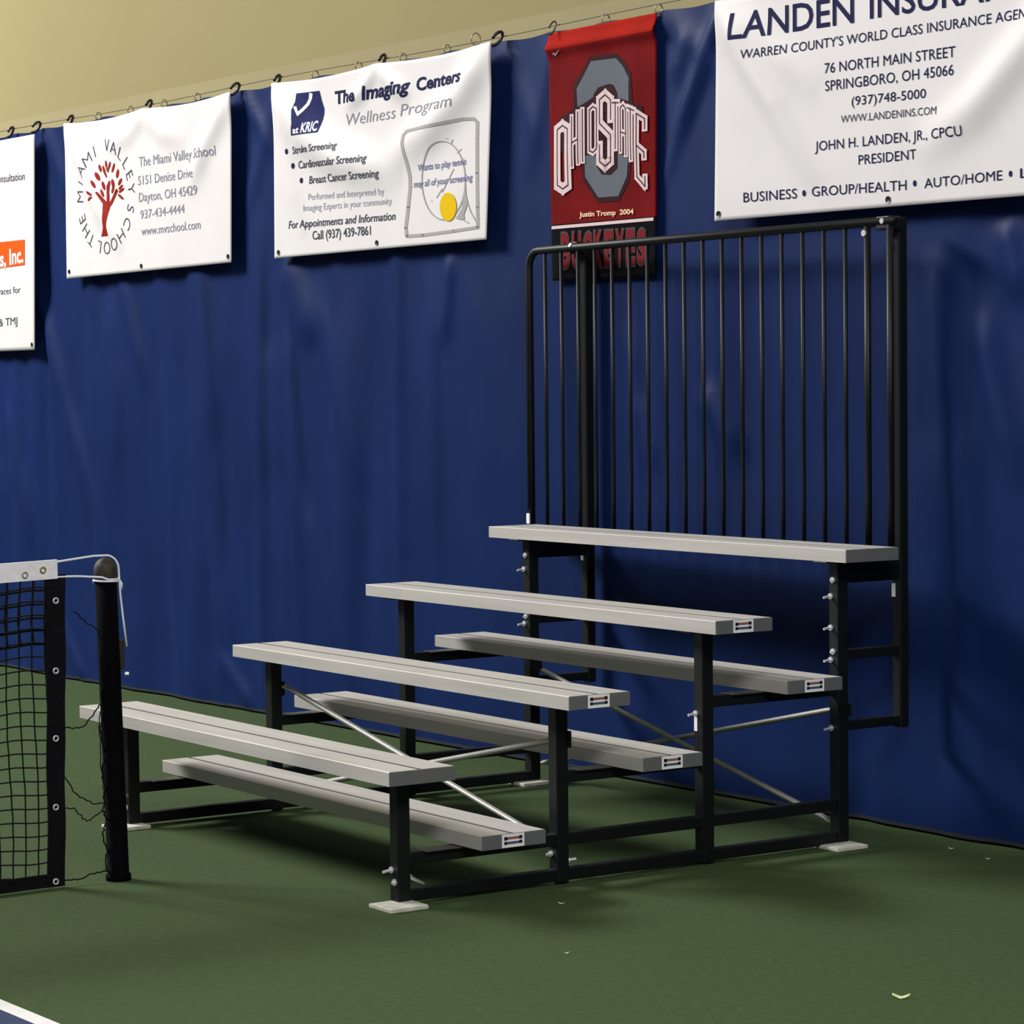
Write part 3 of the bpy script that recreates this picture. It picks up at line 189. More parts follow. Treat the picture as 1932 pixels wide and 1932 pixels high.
# ---------------------------------------------------------------- curtain
rng = np.random.default_rng(11)
ring_us = [r[0] for r in RINGS]
def seg_ridge(U, Z, a, c, amp, wid):
    ax, az = a; cx, cz = c; dx, dz = cx-ax, cz-az; L2 = dx*dx+dz*dz
    t = np.clip(((U-ax)*dx+(Z-az)*dz)/L2, 0, 1)
    d2 = (U-ax-t*dx)**2 + (Z-az-t*dz)**2
    return amp*np.exp(-d2/(2*wid*wid))*(1-.45*t)
FOLDS = []
for i in range(85):
    u = rng.uniform(-8.5, 5); z = rng.uniform(.4, 2.9); ln = rng.uniform(.5, 1.9); sl = rng.normal(0, .06)
    FOLDS.append(((u, z), (u+sl*ln, z-ln), rng.uniform(.003, .010)*rng.choice([-1, 1]), rng.uniform(.03, .10)))
for i in range(16):          # deeper hanging folds towards the left end
    u = rng.uniform(-6.2, -1.2); z = rng.uniform(1.6, 3.0)
    FOLDS.append(((u, z), (u+rng.normal(.05, .08), rng.uniform(.0, .6)), rng.uniform(.006, .013), rng.uniform(.03, .07)))
for k in range(-22, 14):     # pulls from the curtain rings
    u = k*.37+.27
    for sg in (-1, 1):
        FOLDS.append(((u, 3.10), (u+sg*rng.uniform(.15, .45), 3.10-rng.uniform(.3, .8)), rng.uniform(.004, .011), rng.uniform(.02, .05)))
FOLDS += [((.98, 3.07), (.72, 2.62), .014, .025), ((.78, 3.0), (.70, 2.83), .010, .03)]
FOLDS += EXF
nu, nz = 620, 90
us = np.linspace(-9.5, 6.0, nu); zs = np.concatenate([[.010], np.linspace(.024, 3.108, nz-1)])
U, Z = np.meshgrid(us, zs)
D = np.zeros_like(U)
for a, c, amp, wid in FOLDS:
    m = (us > min(a[0], c[0])-.4) & (us < max(a[0], c[0])+.4)
    tt = ((U[:, m]-a[0])*(c[0]-a[0])+(Z[:, m]-a[1])*(c[1]-a[1]))/((c[0]-a[0])**2+(c[1]-a[1])**2)
    f0, f1 = np.clip((tt+.15)/.35, 0, 1), np.clip((1.15-tt)/.45, 0, 1)          # every fold runs out softly at both ends
    perp = (U[:, m]-a[0])*(c[1]-a[1])-(Z[:, m]-a[1])*(c[0]-a[0]); d2 = perp**2/((c[0]-a[0])**2+(c[1]-a[1])**2)
    D[:, m] += amp*np.exp(-d2/(2*wid*wid))*(f0*f0*(3-2*f0))*(f1*f1*(3-2*f1))
D = .036*np.tanh(D*2.0/.036)
quiet = 1 - .85*np.exp(-((U-.25)/.35)**2)*(Z < 2.3) - .5*np.exp(-((U-2.05)/.25)**2)*(Z < 2.3)
D *= np.clip(quiet, .1, 1)
OFFC = -.068 + D
ZT = Z + np.where(Z > 2.9, (Z-2.9)/.208, 0)*(.004*np.cos((U-.27)/.37*2*np.pi)-.001)
X = EU[0]*U + NU[0]*OFFC; Y = WY + EU[1]*U + NU[1]*OFFC
b = MB(); b.v = list(zip(X.ravel().tolist(), Y.ravel().tolist(), ZT.ravel().tolist()))
for j in range(nz-1):
    for i in range(nu-1):
        k = j*nu+i; b.f.append((k, k+1, k+1+nu, k+nu)); b.mi.append(1 if j == 0 else 0)
tag(b.build('backdrop_curtain', [M_CURT, M_CURTLOW], smooth=True), 'long dark blue vinyl curtain covering the lower wall behind the bleacher', 'curtain')

# cable
b = MB(); cpts = []
for u in np.arange(-9.4, 6.0, .12):
    cpts.append(wp(u, 3.132 + .006*math.sin(u*2.1), -.05))
b.tube(cpts, .0028, 6)
tag(b.build('hanging_cable', M_CABLE, smooth=True), 'thin taut wire running along the wall just above the blue curtain', 'cable')

# rings of the curtain
RL = ['first curtain ring from the left above the tree emblem banner', 'curtain ring above the tree emblem banner, just left of its black middle hook',
      'curtain ring above the tree emblem banner, just right of its black middle hook', 'fourth curtain ring above the tree emblem banner, near its right corner',
      'first small curtain ring from the left above the wellness banner', 'small curtain ring above the wellness banner, just left of its black middle hook',
      'small curtain ring above the wellness banner, just right of its black middle hook', 'small curtain ring above the last word of the wellness banner title',
      'wide round curtain ring standing high near the right corner of the wellness banner', 'small curtain ring above the middle of the red banner',
      'small grey curtain ring at the right top corner of the red banner']
for (u, z), lab in zip(RINGS, RL):
    rr = .019 if z < 3.15 else .026; z = 3.120 if z < 3.15 else 3.140
    b = MB(); pts = []
    for k in range(16):
        a = 2*math.pi*k/16
        pts.append(wp(u+.3*rr*math.cos(a), z+rr*math.sin(a), -.055-.75*rr*math.cos(a)))
    b.tube(pts, .0028, 6, closed=True)
    tag(b.build('curtain_ring', M_RING, smooth=True, origin=wp(u, z, -.055)), lab, 'ring', 'metal rings hanging the blue curtain on the cable')

# ---------------------------------------------------------------- banners
def glyphs(txt, off=0., shear=0.):
    c = bpy.data.curves.new('t', 'FONT'); c.body = txt; c.size = 1; c.fill_mode = 'FRONT'; c.resolution_u = 3; c.offset = off; c.shear = shear
    o = bpy.data.objects.new('t', c); COL.objects.link(o)
    dg = bpy.context.evaluated_depsgraph_get(); me = o.evaluated_get(dg).to_mesh()
    vs = np.array([v.co[:2] for v in me.vertices]).reshape(-1, 2); fs = [tuple(p.vertices) for p in me.polygons]
    o.evaluated_get(dg).to_mesh_clear(); bpy.data.objects.remove(o); bpy.data.curves.remove(c)
    return vs, fs
CAPH = glyphs('H')[0][:, 1].max()
def split(vs, fs, mx):
    bm = bmesh.new(); V = [bm.verts.new((x, y, 0)) for x, y in vs]
    for f in fs:
        try: bm.faces.new([V[i] for i in f])
        except ValueError: pass
    bmesh.ops.triangulate(bm, faces=bm.faces[:])
    for it in range(4):
        e = [e for e in bm.edges if e.calc_length() > mx]
        if not e: break
        bmesh.ops.subdivide_edges(bm, edges=e, cuts=1); bmesh.ops.triangulate(bm, faces=bm.faces[:])
    bm.verts.index_update()
    out = np.array([v.co[:2] for v in bm.verts]), [tuple(v.index for v in f.verts) for f in bm.faces]
    bm.free(); return out
class Banner:
    def __init__(s, key, off, ridges): s.key, s.off, s.ridges = key, off, ridges
    def disp(s, U, Z):
        D = np.zeros_like(U)
        for path, amp, wid in s.ridges:
            best = np.zeros_like(U); n = len(path)-1
            for i, (a, c) in enumerate(zip(path, path[1:])):
                dx, dz = c[0]-a[0], c[1]-a[1]; t = np.clip(((U-a[0])*dx+(Z-a[1])*dz)/(dx*dx+dz*dz), 0, 1)
                d2 = (U-a[0]-t*dx)**2 + (Z-a[1]-t*dz)**2; g = (i+t)/n
                best = np.maximum(best, np.exp(-d2/(2*wid*wid))*np.clip((1.0-g)/.35, 0, 1)**.8*np.clip(.35+g/.3, 0, 1))
            D = D + amp*best
        return s.off + D
    def at(s, uz, lift=0.):
        U = np.array([p[0] for p in uz]); Z = np.array([p[1] for p in uz]); O = s.disp(U, Z) + lift
        return list(zip((EU[0]*U+NU[0]*O).tolist(), (WY+EU[1]*U+NU[1]*O).tolist(), Z.tolist()))
    def sheet(s, quad, nu, nz, rows=None, sag=None, thick=.003):
        """quad TL TR BR BL; returns an MB with front, back and rim"""
        b = MB(); G = []; nu *= 2; nz *= 2; rw = rows; rows = (lambda j: rw(j//2)) if rw else None
        for j in range(nz+1):
            t = j/nz
            for i in range(nu+1):
                q = i/nu
                top = np.array(quad[0])*(1-q)+np.array(quad[1])*q; bot = np.array(quad[3])*(1-q)+np.array(quad[2])*q
                if sag: top = top + np.array([0, -sag(q)])
                G.append(tuple(top*(1-t)+bot*t))
        n = len(G); b.v = s.at(G) + s.at(G, -thick); W = nu+1
        for j in range(nz):
            for i in range(nu):
                k = j*W+i; mi = rows(j) if rows else 0
                b.f.append((k, k+W, k+W+1, k+1)); b.mi.append(mi)
                b.f.append((n+k, n+k+1, n+k+W+1, n+k+W)); b.mi.append(mi)
        rim = [i for i in range(W)] + [j*W+nu for j in range(1, nz+1)] + [nz*W+i for i in range(nu-1, -1, -1)] + [j*W for j in range(nz-1, 0, -1)]
        for a, c in zip(rim, rim[1:]+rim[:1]): b.f.append((a, c, n+c, n+a)); b.mi.append(rows(min(nz-1, a//W)) if rows else 0)
        return b
    def flat(s, mb, vs, fs, layer, mx=.02):
        vs, fs = split(vs, fs, mx); mb.add(s.at(vs, .0009 + .0009*layer), fs)
    def text(s, mb, txt, p0, p1, h, off=0., shear=0., layer=1):
        vs, fs = glyphs(txt, off, shear); x0, x1 = vs[:, 0].min(), vs[:, 0].max()
        t = (vs[:, 0]-x0)/(x1-x0)
        u = p0[0] + t*(p1[0]-p0[0]); z = p0[1] + t*(p1[1]-p0[1]) + vs[:, 1]/CAPH*h
        s.flat(mb, np.stack([u, z], 1), fs, layer)
    def quadtext(s, mb, ch, q, off, layer, inset=0.):
        vs, fs = glyphs(ch, off); a = (vs[:, 0]-vs[:, 0].min())/np.ptp(vs[:, 0]); c = (vs[:, 1]-vs[:, 1].min())/np.ptp(vs[:, 1])
        a = inset + a*(1-2*inset); c = inset*.6 + c*(1-1.2*inset)
        q = [np.array(p) for p in q]
        P = (q[0]*(1-a)[:, None]+q[1]*a[:, None])*c[:, None] + (q[3]*(1-a)[:, None]+q[2]*a[:, None])*(1-c)[:, None]
        s.flat(mb, P, fs, layer)
    def eyelet(s, u, z, parent):
        b = MB(); p = s.at([(u, z)], .001)[0]
        b.lathe(p, [(.006, 0), (.013, .002), (.013, 0.0)], 12, axis=(NU[0], NU[1], 0))
        return b.build('eyelet', M_HOOK, parent)
def sagf(hs, amt):
    def f(q):
        for a, c in zip(hs, hs[1:]):
            if a <= q <= c: return amt*math.sin(math.pi*(q-a)/(c-a))
        return 0
    return f
PART = dict(navy='navy_lettering', grey='grey_lettering', white='white_lettering', slate='dark_lettering', pale='pale_lettering', violet='violet_lettering', cream='name_lettering')
def printing(B, root):
    """one printed part per ink colour"""
    mbs = {}
    for k, s_, p0, p1, h, col, kw in TEXTS:
        if k == B.key:
            mb = MB(); B.text(mb, s_, p0, p1, h, **kw); mb.build(PART[col], ink(col), root)
    for k, pts, col, layer in POLYS:
        if k == B.key:
            nm = {'royal': 'logo_panel', 'white': 'white_lettering', 'navy': 'navy_lettering', 'silver': 'racket_drawing', 'yellow': 'ball_drawing', 'orange': 'orange_panel',
                  'brick': 'tree_emblem', 'maroon': 'letter_border', 'blockgrey': 'block_letter', 'swoosh': 'small_mark'}[col]
            vs = np.array(pts)
            key = (nm, col) if nm not in ('navy_lettering', 'white_lettering') else ('bullet_mark' if nm[0] == 'n' else 'check_mark', col, str(pts[0]))
            B.flat(mbs.setdefault(key, MB()), vs, [tuple(range(len(vs)))], layer)
    for key, mb in mbs.items(): mb.build(key[0], ink(key[1]), root)
    return root

# banner at the left edge of the photo
B0 = Banner('b0', 0., [([(-5.6, 3.0), (-5.5, 2.4)], .008, .12)])
r0 = tag(B0.sheet([(-7.1, 3.075), (-4.905, 3.075), (-4.955, 1.862), (-7.15, 1.862)], 40, 24).build('vinyl_banner', M_VINYL, smooth=True),
         'tall white vinyl banner with an orange panel, cut off by the left edge', 'banner', 'sponsor banners')
printing(B0, r0); B0.eyelet(-4.985, 1.892, r0)
# banner with the tree
B1 = Banner('b1', 0., [([(-4.51, 3.09), (-4.3, 2.85), (-4.12, 2.60), (-3.85, 2.38)], .024, .045), ([(-3.6, 3.08), (-3.78, 2.98), (-4.1, 2.93)], .015, .04),
                       ([(-3.6, 3.08), (-3.42, 2.97), (-3.15, 2.90)], .017, .045), ([(-2.70, 3.08), (-2.95, 2.86), (-3.15, 2.62)], .022, .045)])
r1 = tag(B1.sheet([(-4.524, 3.102), (-2.690, 3.102), (-2.716, 2.258), (-4.533, 2.248)], 48, 24, sag=sagf([0, .505, 1], .018)).build('vinyl_banner', M_VINYL, smooth=True),
         'white vinyl banner with a dark red tree inside a ring of letters', 'banner', 'sponsor banners')
printing(B1, r1)
cu, cz, rad = -4.053, 2.669, .275
def ringtext(word, a0, a1):
    mb = MB()
    for i, ch in enumerate(word):
        if ch == ' ': continue
        a = R(a0 + (a1-a0)*i/(len(word)-1)); vs, fs = glyphs(ch, -.012)
        x = (vs[:, 0]-(vs[:, 0].min()+vs[:, 0].max())/2)*.100; y = (vs[:, 1]-CAPH/2)*.100
        nx, nz = math.cos(a), math.sin(a); tx, tz = nz, -nx
        P = np.stack([cu+1.08*(nx*(rad+y)+tx*x), cz+nz*(rad+y)+tz*x], 1)
        B1.flat(mb, P, fs, 1)
    mb.build('ring_lettering', ink('slate'), r1)
ringtext('MIAMI VALLEY', 176, 5); ringtext('SCHOOL', -17, -106); ringtext('THE', -126, -158)
for u, z in [(-4.50, 2.285), (-3.66, 2.280), (-2.745, 2.288)]: B1.eyelet(u, z, r1)
# wellness banner
B2 = Banner('b2', 0., [([(-2.27, 3.09), (-2.02, 2.84), (-1.75, 2.71), (-1.45, 2.64), (-1.15, 2.60)], .036, .065), ([(-.46, 3.09), (-.68, 2.90), (-.95, 2.76), (-1.3, 2.66)], .034, .060),
                       ([(-1.36, 3.09), (-1.50, 2.98), (-1.66, 2.93)], .016, .03), ([(-1.36, 3.09), (-1.22, 2.98), (-1.08, 2.93)], .016, .03), ([(-2.24, 3.02), (-2.13, 2.66), (-2.0, 2.35)], .014, .04)])
r2 = tag(B2.sheet([(-2.280, 3.104), (-.447, 3.104), (-.514, 2.260), (-2.294, 2.259)], 60, 30, sag=sagf([0, .505, 1], .016)).build('vinyl_banner', M_VINYL, smooth=True),
         'white vinyl banner with a navy logo panel and a yellow ball drawing', 'banner', 'sponsor banners')
printing(B2, r2)
for u, z in [(-2.255, 2.285), (-1.38, 2.288)]: B2.eyelet(u, z, r2)
# red banner
B3 = Banner('b3', -.042, [([(-.6, 3.035), (1.3, 3.035)], .020, .020), ([(.1, 2.95), (.05, 2.4)], .009, .06), ([(.45, 2.95), (.5, 2.4)], .008, .05)])
b = B3.sheet([(-.105, 3.100), (.617, 3.103), (.600, 2.060), (-.095, 2.066)], 24, 44, rows=lambda j: 1 if j < 3 else (0 if j < 34 else 2))
r3 = tag(b.build('cloth_banner', [M_RED, M_REDB, M_BLK], smooth=True), 'narrow red cloth banner with a big grey block letter, black at the bottom', 'banner')
printing(B3, r3)
mb = MB(); B3.flat(mb, np.array([(-.092, 2.282), (.590, 2.280), (.590, 2.293), (-.092, 2.295)]), [(0, 1, 2, 3)], 2)
mb.build('white_stripe', ink('lett'), r3)
STROKES = dict(O=[[(.5, 1), (.86, .94), (.86, .06), (.5, 0), (.14, .06), (.14, .94), (.5, 1)]], H=[[(.14, 0), (.14, 1)], [(.86, 0), (.86, 1)], [(.14, .47), (.86, .47)]], I=[[(.5, 0), (.5, 1)]],
    S=[[(.84, .66), (.84, .93), (.5, 1), (.16, .93), (.16, .60), (.84, .44), (.84, .07), (.5, 0), (.16, .07), (.16, .30)]], T=[[(.5, 0), (.5, 1)], [(.1, .985), (.9, .985)]],
    A=[[(.14, 0), (.14, .93), (.5, 1), (.86, .93), (.86, 0)], [(.14, .42), (.86, .42)]], E=[[(.86, .84), (.86, .98), (.14, .98), (.14, .02), (.86, .02), (.86, .16)], [(.14, .5), (.8, .5), (.8, .42)]])
def strokes(mb, ch, q, width, layer):
    q = [np.array(p) for p in q]
    def to(a, c): return (q[0]*(1-a)+q[1]*a)*c + (q[3]*(1-a)+q[2]*a)*(1-c)
    for path in STROKES[ch]:
        P = [to(a, c) for a, c in path]
        for p0, p1 in zip(P, P[1:]):
            d = (p1-p0)/np.linalg.norm(p1-p0); nn = np.array([-d[1], d[0]])*width/2; ex = d*width*.36
            B3.flat(mb, np.array([p0-nn-ex, p1-nn+ex, p1+nn+ex, p0+nn-ex]), [(0, 1, 2, 3)], layer)
for nm, col, lay in (('arched_lettering', 'lett', 5), ('letter_inline', 'inkdark', 6)):
    for ch, q in ARCH:
        mb = MB(); wd = {'O': .027, 'S': .044, 'I': .027, 'E': .032, 'T': .030}.get(ch, .027)
        if ch == 'O' and q[0][0] < .0: wd = .048
        strokes(mb, ch, q, wd if lay == 5 else .0055, lay)
        mb.build(nm, ink(col), r3)
for off, nm, col, lay, ins in ((.07, 'tall_letter_outline', 'bgrey', 2, 0.), (.045, 'tall_lettering', 'bred', 3, .085)):
    for ch, q in TALL:
        mb = MB(); B3.quadtext(mb, ch, q, off, lay, ins); mb.build(nm, ink(col), r3)
# insurance banner
B4 = Banner('b4', 0., [([(1.05, 3.07), (1.2, 2.86), (1.38, 2.66), (1.60, 2.34)], .026, .042), ([(1.1, 3.05), (1.35, 2.86), (1.62, 2.70)], .012, .05), ([(2.9, 3.05), (2.66, 2.76), (2.4, 2.56), (2.1, 2.42)], .028, .055)])
r4 = tag(B4.sheet([(1.036, 3.095), (3.52, 3.095), (3.50, 2.244), (1.0142, 2.2534)], 70, 26, sag=sagf([0, .36, .70, 1], .012)).build('vinyl_banner', M_VINYL, smooth=True),
         'large white vinyl banner with navy address lettering above the fence, at the right', 'banner', 'sponsor banners')
printing(B4, r4)
for u, z in [(1.04, 2.278), (1.976, 2.275), (2.90, 2.27)]: B4.eyelet(u, z, r4)

# hooks holding the banners
HL = ['black hook on the orange panel banner, inward from its right corner', 'black open hook at the right top corner of the orange panel banner',
      'black hook at the left top corner of the tree emblem banner', 'black hook at the middle of the top of the tree emblem banner',
      'black open hook at the right top corner of the tree emblem banner', 'black hook at the left top corner of the wellness banner',
      'black hook at the middle of the top of the wellness banner', 'black open hook at the right top corner of the wellness banner',
      'thin black hook at the left top corner of the red banner', 'black hook at the left top corner of the insurance banner']
for (u, z), lab in zip(HOOKS, HL):
    b = MB(); pts = []; wide = 1.0 if 'open' in lab else .62; hh = .031
    zc = 3.117; 
    for k in range(13):
        a = R(-120 + 300*k/12)
        pts.append(wp(u + .004*math.cos(a) + (.010*math.sin(a) if wide == 1 else 0), zc + hh*math.sin(a)*.95, -.022 - .020*wide*math.cos(a) - .014*math.sin(a)))
    b.tube(pts, .0072 if 'thin' not in lab else .0034, 7)
    tag(b.build('banner_hook', M_HOOK, smooth=True, origin=wp(u, zc, -.02)), lab, 'hook', 'black hooks holding the banners on the cable')

# ---------------------------------------------------------------- bleacher
LX = (.171, 2.077)                     # the two side frames
LEGY = (-4.078, -3.470, -2.868, -2.268)
T = .045; W = .24; HW = .0235
SEATS = [(-4.1901, .4419, -.0331, 2.2047), (-3.5693, .6374, .0257, 2.2847), (-2.9557, .8402, .0055, 2.2590), (-2.3460, 1.0480, -.0200, 2.2101)]
FOOTS = [(-3.8726, .2149, .0142, 2.2372), (-3.2830, .4173, -.0050, 2.2928), (-2.6374, .6178, .0146, 2.2461)]
bl = empty('bleacher', (1.124, -3.2, 0), 'four-row aluminium bleacher on a black steel frame standing before the blue curtain', 'bleacher')
def plank(name, y, z, x0, x1, sticker):
    b = MB()                           # extruded profile: two boards with a groove between, rounded front lip
    g0, g1, gd = y+.106, y+.121, .004
    prof = [(y, z-T), (y, z-.0018), (y+.0015, z), (g0, z), (g0, z-gd), (g1, z-gd), (g1, z), (y+W-.003, z), (y+W, z-.004), (y+W, z-T), (y+W-.004, z-T), (y+W-.004, z-.010), (y+.004, z-.010), (y+.004, z-T)]
    n = len(prof); cap = .004
    vs = [(x, p[0], p[1]) for x in (x0+cap, x1-cap) for p in prof]
    for i in range(n):
        j = (i+1) % n
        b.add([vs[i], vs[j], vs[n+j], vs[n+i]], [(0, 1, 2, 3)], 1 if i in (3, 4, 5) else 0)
    o = b.build(name, [M_ALU, M_GROOVE], bl)
    for xa, xb in ((x0, x0+cap), (x1-cap, x1)):
        e = MB(); e.box((xa, y, z-T), (xb, y+W, z-.0005)); e.build('end_cap', M_CAP, o, bevel=.0015)
    if sticker:
        e = MB(); s0, s1 = y+.072, y+.157
        xx = x1+.0006
        e.add([(x1, s0, z-.043), (xx, s0, z-.043), (xx, s1, z-.043), (x1, s1, z-.043), (x1, s0, z-.001), (xx, s0, z-.001), (xx, s1, z-.001), (x1, s1, z-.001)],
              [(0, 3, 2, 1), (4, 5, 6, 7), (0, 1, 5, 4), (1, 2, 6, 5), (2, 3, 7, 6), (3, 0, 4, 7)])
        def mark(a, c, zlo, zhi, mi):
            xm = xx+.0004; e.add([(xm, a, z-zlo), (xm, c, z-zlo), (xm, c, z-zhi), (xm, a, z-zhi)], [(0, 1, 2, 3)], mi)
        mark(s0+.008, s0+.021, .020, .009, 1); mark(s0+.021, s1-.020, .018, .010, 2); mark(s1-.020, s1-.008, .019, .008, 1)
        mark(s0+.008, s0+.019, .034, .024, 1); mark(s0+.019, s1-.020, .033, .025, 3); mark(s1-.020, s1-.008, .033, .023, 1)
        tag(e.build('warning_sticker', [M_STICK, M_HOOK, mat('sticker red bar', '#9a5a50', .6), mat('sticker blue bar', '#4a5674', .6)], o), 'white sticker with two dark rows')
    return o
for i, (y, z, x0, x1) in enumerate(SEATS): plank('seat_plank', y, z, x0, x1, i in (1, 2))
for (y, z, x0, x1) in FOOTS: plank('foot_plank', y, z, x0, x1, True)
def bolt(p, d, ln, parent, r=.0065):
    b = MB(); d = Vector(d).normalized()
    b.lathe(p, [(r*1.7, 0), (r*1.7, .006), (r*.75, .006), (r*.75, ln)], 8, axis=d)
    return b.build('bolt', M_BOLT, parent)
for fi, x in enumerate(LX):
    legs = []
    for i, y in enumerate(LEGY):
        b = MB(); z0 = .014 if i in (0, 3) else .006; z1 = SEATS[i][1]-T
        b.box((x-HW, y-HW, z0), (x+HW, y+HW, z1))
        # saddle under the plank
        b.box((x-.035, y-.085, z1-.006), (x+.035, y+.095, z1))
        lg = b.build('leg', M_BLACKP, bl, bevel=.004); legs.append(lg)
        if i in (0, 3):
            p = MB(); sx = .045 if fi else .022
            p.box((x+sx-.066, y-.105 if i == 0 else y-.103, .0), (x+sx+.066, y+.035, .014)); p.build('foot_pad', M_PAD, lg, bevel=.003)
    ft, bt = (-1, 0, 0), (0, -1, 0)
    def bf(i, z, dx=-.012, ln=.034): bolt((x+dx, LEGY[i]-HW, z), (0, -1, -.12), ln, legs[i])
    bf(0, .112); bf(0, .075, .006, .012); bf(1, .10, -.01, .02)
    for z in (.878, .768, .655): bf(3, z)
    bf(3, .685, 0, .014); bf(3, .415); bf(2, .512)
    bolt((x+.012, LEGY[1]+HW, .075), (.3, 1, .1), .030, legs[1]); bolt((x, LEGY[3]-HW, .935), (0, -1, 0), .012, legs[3])
    # rails between the legs
    def rail(name, ya, yb, z, h=.020, wd=.018):
        b = MB(); b.box((x-wd, ya, z-h), (x+wd, yb, z+h)); return b.build(name, M_BLACKP, bl, bevel=.004)
    rail('base_rail', LEGY[0]+HW, LEGY[3]-HW, .030)
    rail('foot_rail', LEGY[0]+HW, LEGY[3]-HW, .146)
    rail('foot_rail', LEGY[1]+HW, LEGY[2]-HW, .350); rail('foot_rail', LEGY[2]+HW, LEGY[3]-HW, .551)
    for y, z in ((FOOTS[0][0], .1665), (FOOTS[1][0], .371), (FOOTS[2][0], .572)):      # clamps under the foot planks; grey front part paints the sheen on the rails
        b = MB(); b.box((x-.034, y-.13, z-.0045), (x+.034, y+W-.02, z)); b.build('clamp_and_rail_sheen', M_PLATE, bl, bevel=.001)
    # back post carried on three brackets
    by = -1.978
    b = MB(); b.box((x-.021, by-.021, .395), (x+.021, by+.021, 2.205)); po = b.build('back_post', M_BLACKP, bl, bevel=.006)
    for z, h in ((.945, .022), (.672, .017), (.422, .017)):
        b = MB(); b.box((x-.018, LEGY[3]+HW, z-h), (x+.018, by-.021, z+h)); b.build('post_bracket', M_BLACKP, bl, bevel=.004)
    b = MB(); b.box((x-.022, LEGY[3]+HW, .966), (x+.022, by-.02, .998)); b.build('post_bracket', M_BLACKP, bl, bevel=.004)
    b = MB(); zz = .885 if fi else .925
    b.box((x+.004, by-.0225-.001, zz-.024), (x+.014, by-.0205, zz+.024)) if False else b.box((x-.0205, by-.0232, zz-.024), (x-.003, by-.0212, zz+.024))
    b.build('serial_sticker', M_STICK, po)
    if fi:
        b = MB(); b.box((x-.022, LEGY[2]-HW-.0012, .452), (x-.006, LEGY[2]-HW, .500)); b.build('serial_sticker', M_STICK, legs[2])
        bolt((x+.004, by-.021, .972), (0, -1, 0), .008, po)
# diagonal braces in two planes
def brace(name, xa, za, xb, zb, y):
    b = MB(); A = Vector((xa, y, za)); B_ = Vector((xb, y, zb)); d = (B_-A).normalized()
    r = .0105
    pts = [A, A+d*.05, A+d*.085, B_-d*.085, B_-d*.05, B_]
    b.tube(pts, [.017, .017, r, r, .017, .017], 10, flat=[.25, .25, 1, 1, .25, .25])
    o = b.build(name, M_ZINC, bl, smooth=True)
    for p in (A+d*.018, B_-d*.018): bolt((p.x, y-.004, p.z), (0, -1, 0), .016, o, .006)
brace('brace_rod', .195, .484, 2.055, .098, LEGY[1]+HW+.012); brace('brace_rod', 2.035, .468, .20, .085, LEGY[1]+HW+.036)
brace('brace_rod', .125, .478, 2.035, .062, LEGY[3]+HW+.012); brace('brace_rod', 2.035, .478, .09, .060, LEGY[3]+HW+.036)
for x in LX:      # lugs the braces bolt to
    b = MB(); b.box((x-.030, LEGY[1]+HW, .445), (x+.030, LEGY[1]+HW+.010, .500)); b.build('brace_lug', M_BLACKP, bl, bevel=.002)
    b = MB(); b.box((x-.030, LEGY[3]+HW, .455), (x+.030, LEGY[3]+HW+.010, .500)); b.build('brace_lug', M_BLACKP, bl, bevel=.002)
b = MB(); b.tube([(LX[1]-.02, LEGY[0]+.03, .098), (LX[1], LEGY[0]+.045, .078), (LX[1]+.022, LEGY[0]+.075, .062)], [.014, .013, .009], 8, flat=[.4, .4, .4]); b.build('brace_clip', M_ZINC, bl, smooth=True)
# guard rail behind the top seat
GY, GX0, GX1, GZ = -2.050, -.137, 2.112, 2.190
b = MB(); pts = [(GX0, GY, 1.005)]; er = .07
pts += [(GX0, GY, GZ-er-.02)] + [(GX0+er-er*math.cos(a), GY, GZ-er+er*math.sin(a)) for a in [R(k) for k in range(0, 91, 15)]] + [(GX0+er+.02, GY, GZ), (GX1+.02, GY, GZ)]
b.tube(pts, .0165, 14)
gr = b.build('guard_rail', M_BLACKP, bl, smooth=True)
b = MB(); b.tube([(GX0, GY, 1.018), (GX1, GY, 1.018)], .014, 10); b.build('bottom_rail', M_BLACKP, gr, smooth=True)
nb = 19
for k in range(1, nb+1):
    x = GX0 + (2.109-GX0)*k/nb
    rr = .0078 if k < 18 else .0125
    b = MB(); b.tube([(x, GY, 1.018), (x, GY, GZ-.014)], rr, 10)
    bo = b.build('end_post' if k == nb else 'baluster', M_BLACKP, gr, smooth=True)
b = MB(); b.box((2.045, GY-.010, 2.160), (2.115, GY+.050, 2.207)); pl = b.build('end_bracket', M_BLACKP, gr, bevel=.005)
bolt((2.085, GY-.012, 2.190), (0, -1, 0), .006, pl, .006)
b = MB(); b.box((.150, GY+.010, 2.165), (.196, GY+.052, 2.215)); b.build('end_bracket', M_BLACKP, gr, bevel=.004)
bolt((.186, GY-.012, 2.198), (0, -1, .5), .009, gr, .005); bolt((1.990, GY-.013, 2.152), (0, -1, 0), .006, gr, .007)
b = MB(); b.box((GX0-.008, GY-.021, 1.045), (GX0+.012, GY-.0155, 1.088)); b.build('white_clip', M_STICK, gr)

